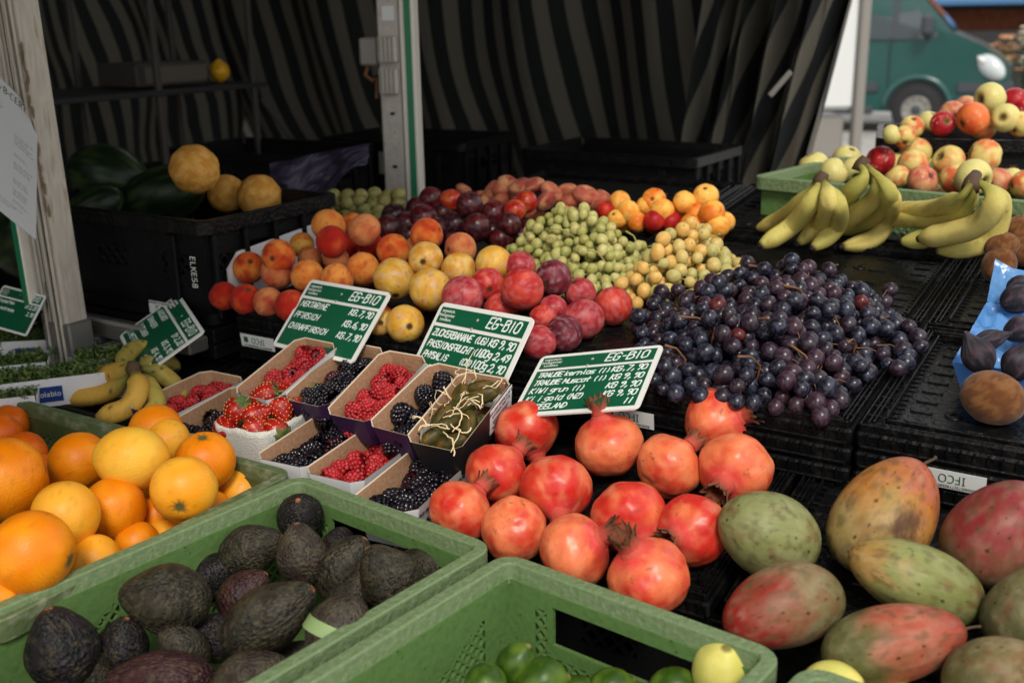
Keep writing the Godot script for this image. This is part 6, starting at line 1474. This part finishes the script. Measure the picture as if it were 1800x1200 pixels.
	var mel := blob(40, 30, func(th, ph): return sph(th, ph, 1.0 + 0.02 * cos(ph * 9.0) * sin(th), 1.04), func(d): return lc(186, 130, 54).lerp(lc(206, 156, 84), ss(-0.3, 0.5, fn(d, 2.0, 1) + 0.5 * fn(d, 9.0, 2))))
	put("melon", D.melon, [mel], M.melon, func(_v, i): return ["largest golden melon on top in the black crate", "golden melon between two others in the black crate", "golden melon in the black crate beside the purple tissue"][i], "melon", "golden melons")
	var wm := blob(48, 30, func(th, ph): return sph(th, ph, 1.0), func(d): return lc(20, 30, 18).lerp(lc(48, 62, 32), ss(-0.1, 0.45, fn(Vector3(cos(atan2(d.z, d.x) * 1.0) * 3.0, d.y * 0.6, sin(atan2(d.z, d.x)) * 3.0), 1.6, 2))))
	putl("watermelon", D.watermelon, [wm], M.apple, func(_v, i): return ["watermelon touching the largest golden melon", "watermelon behind the others in the dark crate", "small watermelon nearest the peeling post", "watermelon half hidden behind the certificate"][i], "watermelon", "watermelons")
	# bananas
	for g in [["banana_a", "large yellow banana bunch standing before the green apple crate", 1.0], ["banana_b", "large banana bunch with brown stalk in the middle of three", 2.0], ["banana_c", "large greenish banana bunch lying above the brown kiwis", 3.0], ["banana_small", "small spotted banana bunch beside the white cress boxes", 4.0]]:
		var rows: Array = D[g[0]]
		var hub := Vector3(rows[0][1], rows[0][2], rows[0][3])
		var o := thing("banana_bunch", g[1], "bananas", "", Transform3D(Basis(), hub))
		var k := 0.0
		for r in rows:
			var pts := []
			for j in range(1, r.size(), 3): pts.append(Vector3(r[j], r[j + 1], r[j + 2]) - hub)
			k += 1.0
			var small: bool = g[0] == "banana_small"
			var cy := (lc(200, 158, 70) if k < 3.5 else lc(172, 154, 76)) if small else lc(210, 192, 112).lerp(lc(184, 174, 92), fmod(k * 0.37 + g[2] * 0.3, 1.0))
			part(o, "finger", m_banana(pts, r[0], lc(120, 118, 58) if small else lc(150, 148, 72), cy, k * 3.1 + g[2] * 7.0, 1.0 if small else 0.35), M.banana)
		var cb := MB.new()
		var wdir: Vector3 = (Vector3(rows[-1][1], rows[-1][2], rows[-1][3]) - hub)
		cb.tube([Vector3(0, -0.012, 0), Vector3(0, 0.004, 0) + wdir * 0.3, Vector3(0.004, 0.016, 0) + wdir * 0.5], [0.013 if g[2] > 3.5 else 0.016, 0.014, 0.010], 9)
		part(o, "crown_stalk", cb.commit(), M.stem_dark)
	# grapes
	var blue := [m_grape(1, lc(22, 20, 28), lc(32, 28, 38), lc(92, 94, 114), 0.38), m_grape(2, lc(20, 20, 28), lc(30, 29, 38), lc(84, 90, 112), 0.5), m_grape(3, lc(32, 22, 30), lc(44, 31, 39), lc(96, 90, 106), 0.3), m_grape(4, lc(72, 24, 28), lc(96, 40, 34), lc(110, 74, 82), 0.2), m_grape(5, lc(44, 28, 36), lc(58, 37, 46), lc(104, 90, 108), 0.35)]
	grapes("blue_grape_bunch", D_BC, D_BP, 0.0136, func(a, b): return 0.022 + 0.056 * ss(0.0, 1.0, edge_in(D_BP, Vector2(a, b)) / 0.14) + 0.032 * fn(Vector3(a * 11, b * 11, 0), 1.0, 3), 950,
		func(k, rg): return blue[3] if rg.randf() < 0.03 else (blue[4] if k % 4 == 1 and rg.randf() < 0.55 else blue[rg.randi() % 3]), M.grape, M.stem_brown, "blue black grape bunch", "blue grape bunches", 41)
	var gg := [m_grape(6, lc(160, 160, 92), lc(180, 178, 116), lc(176, 178, 132), 0.12), m_grape(7, lc(172, 168, 102), lc(190, 184, 126), lc(180, 180, 136), 0.12), m_grape(8, lc(146, 150, 80), lc(168, 168, 104), lc(170, 174, 128), 0.12)]
	grapes("green_grape_bunch", D_GC, D_GP, 0.0108, func(a, b): return 0.025 + 0.10 * ss(0.0, 1.0, edge_in(D_GP, Vector2(a, b)) / 0.10) + 0.028 * fn(Vector3(a * 12, b * 12, 4), 1.0, 3), 620,
		func(_k, rg): return gg[rg.randi() % 3], M.white_grape, M.stem_green, "small pale green grape bunch", "green grape bunches", 42)
	var yg := [m_grape(9, lc(200, 160, 82), lc(212, 178, 106), lc(216, 200, 156), 0.12), m_grape(10, lc(186, 168, 98), lc(198, 180, 116), lc(208, 198, 158), 0.12), m_grape(11, lc(168, 162, 98), lc(184, 176, 116), lc(190, 186, 146), 0.12)]
	grapes("golden_grape_bunch", D_YC, D_YP, 0.0132, func(a, b): return 0.025 + 0.10 * ss(0.0, 1.0, edge_in(D_YP, Vector2(a, b)) / 0.10) + 0.026 * fn(Vector3(a * 12, b * 12, 8), 1.0, 3), 300,
		func(k, rg): return yg[(0 if k < 2 else 1) if rg.randf() < 0.7 else 2], M.white_grape, M.stem_green, "golden yellow grape bunch", "golden grape bunches", 43)

func edge_in(poly: PackedVector2Array, p: Vector2) -> float:
	var best := 9.0
	for k in poly.size():
		best = minf(best, p.distance_to(Geometry2D.get_closest_point_to_segment(p, poly[k], poly[(k + 1) % poly.size()])))
	return best

func build_berries():
	rng.seed = 200
	var rm := []; var bm := []
	for k in 3:
		rm.append(m_berry(k + 1.0, 1.05, 0.14, lc(152, 20, 28), lc(184, 44, 46), true))
		bm.append(m_berry(k + 5.0, 1.2, 0.145, lc(20, 17, 22), lc(32, 25, 32), false))
	bm += bm; bm.append(m_berry(9.0, 1.2, 0.145, lc(20, 17, 22), lc(90, 20, 28), false))
	var sm := [m_straw(1.0), m_straw(2.0)]; var cal := [m_calyx(0.2), m_calyx(0.9)]
	var names := {1: ["raspberries", "nearest the melon crate sign"], 2: ["blackberries", "between two raspberry punnets"], 3: ["raspberries", "beneath the second price sign"], 4: ["blackberries", "beside the finger limes"], 5: ["finger limes", ""], 6: ["raspberries", "beside the small bananas"], 7: ["blackberries", "beside the strawberries"], 8: ["strawberries", ""], 9: ["blackberries", "touching the strawberry basket"], 10: ["raspberries", "touching the avocado crate"], 11: ["blackberries", "beside the pomegranates"]}
	for p in D.punnet:
		var id := int(p[5])
		var back := id <= 5
		var tf := pose(p[0], p[1], p[2], p[3], p[4], -0.02)
		if not back:
			tf.origin += -tf.basis.z * 0.010 + Vector3(0.006, 0.004, 0)
			tf.basis = tf.basis.scaled_local(Vector3.ONE * 1.10)
		var w: Array = names[id]
		if id == 5:
			var o := punnet(tf, "black cardboard punnet of finger limes with straw", M.card_black, M.card_black)
			var n := Vector3(0.058, -0.011, 0).normalized(); var zz := Vector3(0, 0, -1)
			var lt := Transform3D(Basis(zz, n.cross(zz), n), Vector3(0.0425, -0.026, -0.045))
			var cd := part(o, "label", boxm(Vector3(0.072, 0.046, 0.0008)), M.card_white, lt)
			text(cd, "print", "ÖKO-LINE ANDALUCIA S.L.", 0.0072, M.ink, Transform3D(Basis(), Vector3(0, 0.016, 0.0006)))
			text(cd, "print", "KAVIARLIMETTE", 0.0085, M.ink, Transform3D(Basis(), Vector3(0, 0.007, 0.0006)))
			for k in 5: part(cd, "print_line", boxm(Vector3(0.055 - 0.006 * (k % 3), 0.0016, 0.0004)), M.ink, Transform3D(Basis(), Vector3(-0.002, -0.002 - k * 0.004, 0.0006)))
			finger_limes(o)
		elif id == 8:
			var o := basket(tf)
			var lay := [[-0.030, 0.018, 0.055], [0.005, 0.020, 0.045], [-0.012, 0.032, 0.012], [0.030, 0.018, 0.020], [0.012, 0.026, -0.022], [-0.025, 0.022, -0.030], [0.022, 0.014, -0.055], [-0.008, 0.018, -0.058], [-0.034, 0.0, 0.075], [0.020, 0.004, 0.070], [0.034, 0.002, 0.050], [-0.036, 0.006, 0.020], [0.036, 0.006, -0.015], [-0.034, 0.004, -0.060]]
			for k in lay.size():
				var d := Vector3(rng.randf_range(-0.9, 0.9), rng.randf_range(0.0, 0.9) if k % 3 == 0 else rng.randf_range(-0.5, 0.2), rng.randf_range(-0.9, 0.5))
				var t := thing("strawberry", "ripe red strawberry in the white lined basket", "strawberry", "strawberries in the white basket", o.transform * Transform3D(dirb(d, rng.randf() * TAU).scaled(Vector3.ONE * rng.randf_range(0.036, 0.043)), Vector3(lay[k][0], lay[k][1] - 0.006, lay[k][2])))
				part(t, "body", sm[k % 2], M.straw); part(t, "calyx", cal[k % 2], M.leaf)
		else:
			var o := punnet(tf, "brown cardboard punnet of %s %s" % w, M.card_white, M.card_purple if id in [2, 3, 4, 6] else M.card_white, "" if id in [1, 2] else "aus dem Beerenobstgarten Achstetten")
			var rasp: bool = w[0] == "raspberries"
			fill(o, "raspberry" if rasp else "blackberry", rm if rasp else bm, M.rasp if rasp else M.black_berry, 24 if rasp else 22, 0.0265 if rasp else 0.0285, 0.030, 0.076, -0.040, 0.016, ("plump red raspberry in the punnet " if rasp else "glossy blackberry in the punnet ") + w[1], "berries in the punnet " + w[1])
	# punnet glimpsed through the grip hole of the avocado crate
	var gl := punnet(pose(-0.118, 0.785, -1.385, -0.44, 0.05, 0.0), "brown cardboard punnet of blackberries seen through the crate grip", M.card_black, M.card_black)
	fill(gl, "blackberry", bm, M.black_berry, 14, 0.0245, 0.034, 0.074, -0.040, 0.015, "glossy blackberry in the punnet seen through the crate grip", "berries in the half hidden punnet")

func finger_limes(o: Node3D):
	rng.seed = 61
	var fm := []
	for k in 2:
		fm.append(blob(22, 22, func(th, ph): return Vector3(sin(th) * cos(ph) * 0.50, cos(th), sin(th) * sin(ph) * 0.50) * (1.0 + 0.03 * fn(sph(th, ph, 1), 2.0, k)),
			func(d): return lc(74, 66, 32).lerp(lc(52, 54, 28), ss(-0.3, 0.4, fn(d, 1.4, k + 2.0))).lerp(lc(120, 82, 36), 0.6 * ss(0.1, 0.5, fn(d, 1.0, k + 6.0))).lerp(lc(70, 56, 30), ss(0.93, 0.99, absf(d.y)))))
	var lay := [[-0.02, -0.014, 0.055, 0.4], [0.018, -0.016, 0.060, 1.2], [-0.004, -0.006, 0.025, 0.1], [0.028, -0.012, 0.018, -0.3], [-0.028, -0.012, 0.012, 0.2], [0.006, -0.002, -0.015, 0.6], [0.026, 0.0, -0.040, 0.9], [-0.022, -0.006, -0.035, -0.2], [0.0, -0.008, -0.062, 1.1], [0.02, -0.03, 0.0, 0.5], [-0.02, -0.03, -0.01, 0.3], [0.0, -0.03, 0.06, 0.9]]
	for e in lay:
		var d := Vector3(sin(e[3] * 1.3), rng.randf_range(-0.2, 0.35), -cos(e[3]))
		solo("finger_lime", fm[rng.randi() % 2], M.citrus, o.transform * Transform3D(dirb(d, rng.randf() * TAU).scaled(Vector3.ONE * rng.randf_range(0.024, 0.029)), Vector3(e[0] * 0.85, e[1] + 0.002, e[2])), "olive green finger lime among paper straw in its punnet", "finger lime", "finger limes")
	var st := MB.new()
	for k in 26:
		var p := Vector3(rng.randf_range(-0.036, 0.030), 0.006 + rng.randf() * 0.012, rng.randf_range(-0.075, 0.085))
		var pts := []; var rad := []
		var d := Vector3(rng.randf_range(-1, 1), 0.2, rng.randf_range(-1, 1)).normalized()
		for j in 9:
			pts.append(p); rad.append(0.00115)
			d = (d + Vector3(rng.randf_range(-0.8, 0.8), rng.randf_range(-0.5, 0.5) - (p.y - 0.008) * 30.0, rng.randf_range(-0.8, 0.8))).normalized()
			p += d * 0.0075
			p.x = clampf(p.x, -0.044, 0.040)
		st.tube(pts, rad, 5, 0.45)
	st.tube([Vector3(-0.02, 0.0, -0.05), Vector3(-0.022, 0.03, -0.075), Vector3(-0.01, 0.05, -0.085)], [0.001, 0.001, 0.0005], 5, 0.5)
	var s := solo("paper_straw", st.commit(), M.straw_paper, o.transform, "curly cream paper straw lying over the finger limes", "straw")
	s.set_meta("kind", "stuff")

func basket(tf: Transform3D) -> Node3D:
	# strawberry basket lined with white net cloth folded over the rim
	var o := thing("berry_basket", "white cloth lined basket full of strawberries", "basket", "", tf)
	var b := MB.new()
	var ring := func(l: float, w: float, y: float, amp: float) -> Array:
		var r := []
		for k in 48:
			var an := TAU * k / 48.0
			var c := cos(an); var s := sin(an)
			var e := pow(pow(absf(c), 5.0) + pow(absf(s), 5.0), -0.2)
			var p := Vector3(c * e * w, y, s * e * l)
			r.append(p + Vector3(fn(p, 60.0, 1.0), fn(p, 50.0, 2.0) * 1.2, fn(p, 60.0, 3.0)) * amp)
		return r
	var rows := [ring.call(0.075, 0.042, -0.05, 0.001), ring.call(0.082, 0.048, -0.015, 0.002), ring.call(0.086, 0.050, 0.004, 0.003), ring.call(0.090, 0.054, 0.008, 0.003), ring.call(0.093, 0.057, 0.000, 0.004), ring.call(0.088, 0.052, -0.052, 0.002)]
	for r in rows:
		for p in r: b.vert(p)
	for j in rows.size() - 1:
		for k in 48:
			var a := j * 48 + k; var d := j * 48 + (k + 1) % 48
			b.tri(a, d, a + 48); b.tri(d, d + 48, a + 48)
	part(o, "cloth_lining", b.commit(), M.net)
	part(o, "base", boxm(Vector3(0.10, 0.006, 0.17), 0.002), M.card_white, Transform3D(Basis(), Vector3(0, -0.053, 0)))
	return o

func build_small():
	# ---- price signs
	price_sign(pose(-0.357, 0.932, -1.832, -0.68, -0.797, 0.02), [["NEKTARINE", "KG.7,90"], ["PFIRSICH", "KG.6,90"], ["CHINAPFIRSICH", "KG.7,90"]], "green price sign for peaches and nectarines leaning on the peach heap", 1)
	price_sign(pose(-0.107, 0.914, -1.653, -0.84, -0.685, 0.07) * Transform3D(Basis.from_scale(Vector3.ONE * 1.07), Vector3.ZERO), [["ZUCKERBANANE (UG)", "KG 9,90"], ["PASSIONSFRUCHT (I)", "100g 2,49"], ["PHYSALIS      (CO)", "100g 2,90"], ["Mango gros", "St 9,90"], ["Mango klein", "St 5,90"]], "green price sign with five lines leaning on the red plums", 2)
	price_sign(pose(0.086, 0.945, -1.479, -0.969, -1.13, 0.528), [["TRAUBE kernlos (I)", "KG.7,90"], ["TRAUBE Muscat (I)", "KG 9,90"], ["KIWI grun (I)", "KG 9,90"], ["Kiwi gold (NZ)", "KG 9,90"], ["NEUSEELAND", "II"]], "green price sign for grapes and kiwis in front of the blue grapes", 3)
	price_sign(pose(-0.738, 0.886, -1.991, -0.825, -1.01, -0.289) * Transform3D(Basis.from_scale(Vector3.ONE * 0.970), Vector3.ZERO), [["AVOCADO", "St 2,20"], ["ORANGEN", "KG 3,90"], ["ZITRONEN", "KG 4,90"], ["LIMETTEN", "St 0,90"]], "green price sign standing on its corner behind the small bananas", 4)
	price_sign(pose(-1.005, 0.923, -2.06, -0.437, -0.67, -0.1) * Transform3D(Basis.from_scale(Vector3.ONE * 0.6), Vector3.ZERO), [["Kressetten", "St 2,20"], ["Sonnenkresse", "2,90"]], "green price sign standing behind the cress boxes", 5)
	# ---- cress in paper boxes
	rng.seed = 71
	var leafm := MB.new()
	leafm.col = Color(1, 1, 1)
	leafm.tube([Vector3(0, 0, 0), Vector3(0.001, 0.016, 0)], [0.0006, 0.0005], 4)
	for k in 3:
		var an := TAU * k / 3.0
		var d := Vector3(cos(an), 0.35, sin(an)); var t := Vector3(-sin(an), 0, cos(an))
		var f := leafm.vert(Vector3(0.001, 0.016, 0)); leafm.vert(Vector3(0.001, 0.016, 0) + d * 0.003 + t * 0.0016); leafm.vert(Vector3(0.001, 0.016, 0) + d * 0.0056); leafm.vert(Vector3(0.001, 0.016, 0) + d * 0.003 - t * 0.0016)
		leafm.tri(f, f + 1, f + 2); leafm.tri(f, f + 2, f + 3)
	var lm := leafm.commit()
	for d in D_CRESS:
		var o := thing("cress_box", d[5], "cress box", "white cress boxes", Transform3D(Basis(Vector3.UP, d[3]), Vector3(d[0], d[1], d[2])))
		var L: float = d[4]; var W := 0.075; var H := 0.055
		for sg in [1.0, -1.0]:
			part(o, "long_side", boxm(Vector3(L, H, 0.0015)), M.card_white, Transform3D(Basis(Vector3.RIGHT, sg * 0.12), Vector3(0, -H / 2, sg * W / 2)))
			part(o, "short_side", boxm(Vector3(0.0015, H, W)), M.card_white, Transform3D(Basis(Vector3.BACK, -sg * 0.12), Vector3(sg * L / 2, -H / 2, 0)))
		part(o, "soil", boxm(Vector3(L - 0.004, 0.02, W - 0.004)), M.wood, Transform3D(Basis(), Vector3(0, -0.03, 0)))
		var bl := part(o, "blue_print", boxm(Vector3(0.05, 0.03, 0.0008)), M.blue_ink, Transform3D(Basis(Vector3.RIGHT, 0.12), Vector3(-L * 0.1, -H * 0.55, W / 2 + 0.0016)))
		text(bl, "lettering", "holabio", 0.013, M.sign_white, Transform3D(Basis(), Vector3(0, 0, 0.0006)))
		var mm := MultiMesh.new(); mm.transform_format = MultiMesh.TRANSFORM_3D; mm.use_colors = true; mm.mesh = lm; mm.instance_count = int(L * 2600)
		for k in mm.instance_count:
			mm.set_instance_transform(k, Transform3D(Basis(Vector3(rng.randf_range(-1, 1), 0, rng.randf_range(-1, 1)).normalized(), rng.randf_range(0, 0.5)) * Basis(Vector3.UP, rng.randf() * TAU).scaled(Vector3.ONE * rng.randf_range(0.9, 1.9)), Vector3(rng.randf_range(-L / 2, L / 2) * 0.98, -0.021, rng.randf_range(-W / 2, W / 2) * 0.96)))
			mm.set_instance_color(k, lc(58, 84, 34).lerp(lc(104, 124, 58), rng.randf()))
		var mi := MultiMeshInstance3D.new(); mi.name = "cress"; mi.multimesh = mm; mi.material_override = M.cress; mi.set_meta("kind", "stuff"); o.add_child(mi)
	var clip := thing("paper_sheet", "white paper sheet lying over the cress boxes", "paper", "", D_SHEET)
	part(clip, "sheet", boxm(Vector3(0.20, 0.002, 0.13), 0.0005), M.card_white)
	var cl := thing("metal_bracket", "bent metal bracket lying on the white paper sheet", "bracket", "", D_SHEET * Transform3D(Basis(Vector3.UP, 0.35), Vector3(-0.005, 0.003, 0.0)))
	part(cl, "strip", boxm(Vector3(0.12, 0.003, 0.022), 0.001), M.metal, Transform3D(Basis(Vector3.BACK, 0.12), Vector3(0.02, 0.010, 0)))
	part(cl, "foot", boxm(Vector3(0.003, 0.022, 0.022), 0.001), M.metal, Transform3D(Basis(), Vector3(-0.039, 0.011, 0)))
	part(cl, "toe", boxm(Vector3(0.028, 0.003, 0.022), 0.001), M.metal, Transform3D(Basis(), Vector3(-0.052, 0.0205, 0)))
	# ---- moulded blue fig tray
	var ft := thing("fig_tray", "translucent blue moulded tray holding dark figs", "tray", "", D_FIGTRAY)
	var b := MB.new()
	var NX := 64; var NZ := 44; var LX := 0.34; var LZ := 0.26
	for j in NZ + 1:
		for k in NX + 1:
			var x := LX * (float(k) / NX - 0.5); var z := LZ * (float(j) / NZ - 0.5)
			var e := minf(LX / 2 - absf(x), LZ / 2 - absf(z))
			var cup := 0.5 + 0.25 * (cos(x * TAU / 0.058) + cos(z * TAU / 0.058))
			b.vert(Vector3(x, -0.034 * cup * ss(0.0, 0.02, e) + 0.003 * fn(Vector3(x, 0, z), 40.0, 2.0), z))
	for j in NZ:
		for k in NX:
			var a := j * (NX + 1) + k
			b.tri(a, a + NX + 1, a + 1); b.tri(a + 1, a + NX + 1, a + NX + 2)
	part(ft, "cups", b.commit(), M.tray_blue)
	var sk := MB.new()
	for sg in [1.0, -1.0]:
		sk.quad(Vector3(-LX / 2 * sg, 0, LZ / 2 * sg), Vector3((-LX / 2 + 0.012) * sg, -0.045, (LZ / 2 - 0.012) * sg), Vector3((LX / 2 - 0.012) * sg, -0.045, (LZ / 2 - 0.012) * sg), Vector3(LX / 2 * sg, 0, LZ / 2 * sg))
		sk.quad(Vector3(LX / 2 * sg, 0, LZ / 2 * sg), Vector3((LX / 2 - 0.012) * sg, -0.045, (LZ / 2 - 0.012) * sg), Vector3((LX / 2 - 0.012) * sg, -0.045, -(LZ / 2 - 0.012) * sg), Vector3(LX / 2 * sg, 0, -LZ / 2 * sg))
	part(ft, "skirt", sk.commit(), M.tray_blue)
	var lid := MB.new()
	for j in 9:
		for k in 25:
			var u := k / 24.0 - 0.5; var vv := j / 8.0
			lid.vert(Vector3(LX * u, 0.085 * vv * (0.75 + 0.25 * cos(u * 9.0)), -LZ / 2 - 0.05 * vv + 0.012 * fn(Vector3(u * 5.0, vv * 2.0, 0), 1.0, 4.0)))
	for j in 8:
		for k in 24:
			var a := j * 25 + k
			lid.tri(a, a + 1, a + 25); lid.tri(a + 1, a + 26, a + 25)
	part(ft, "upright_flap", lid.commit(), M.tray_blue)
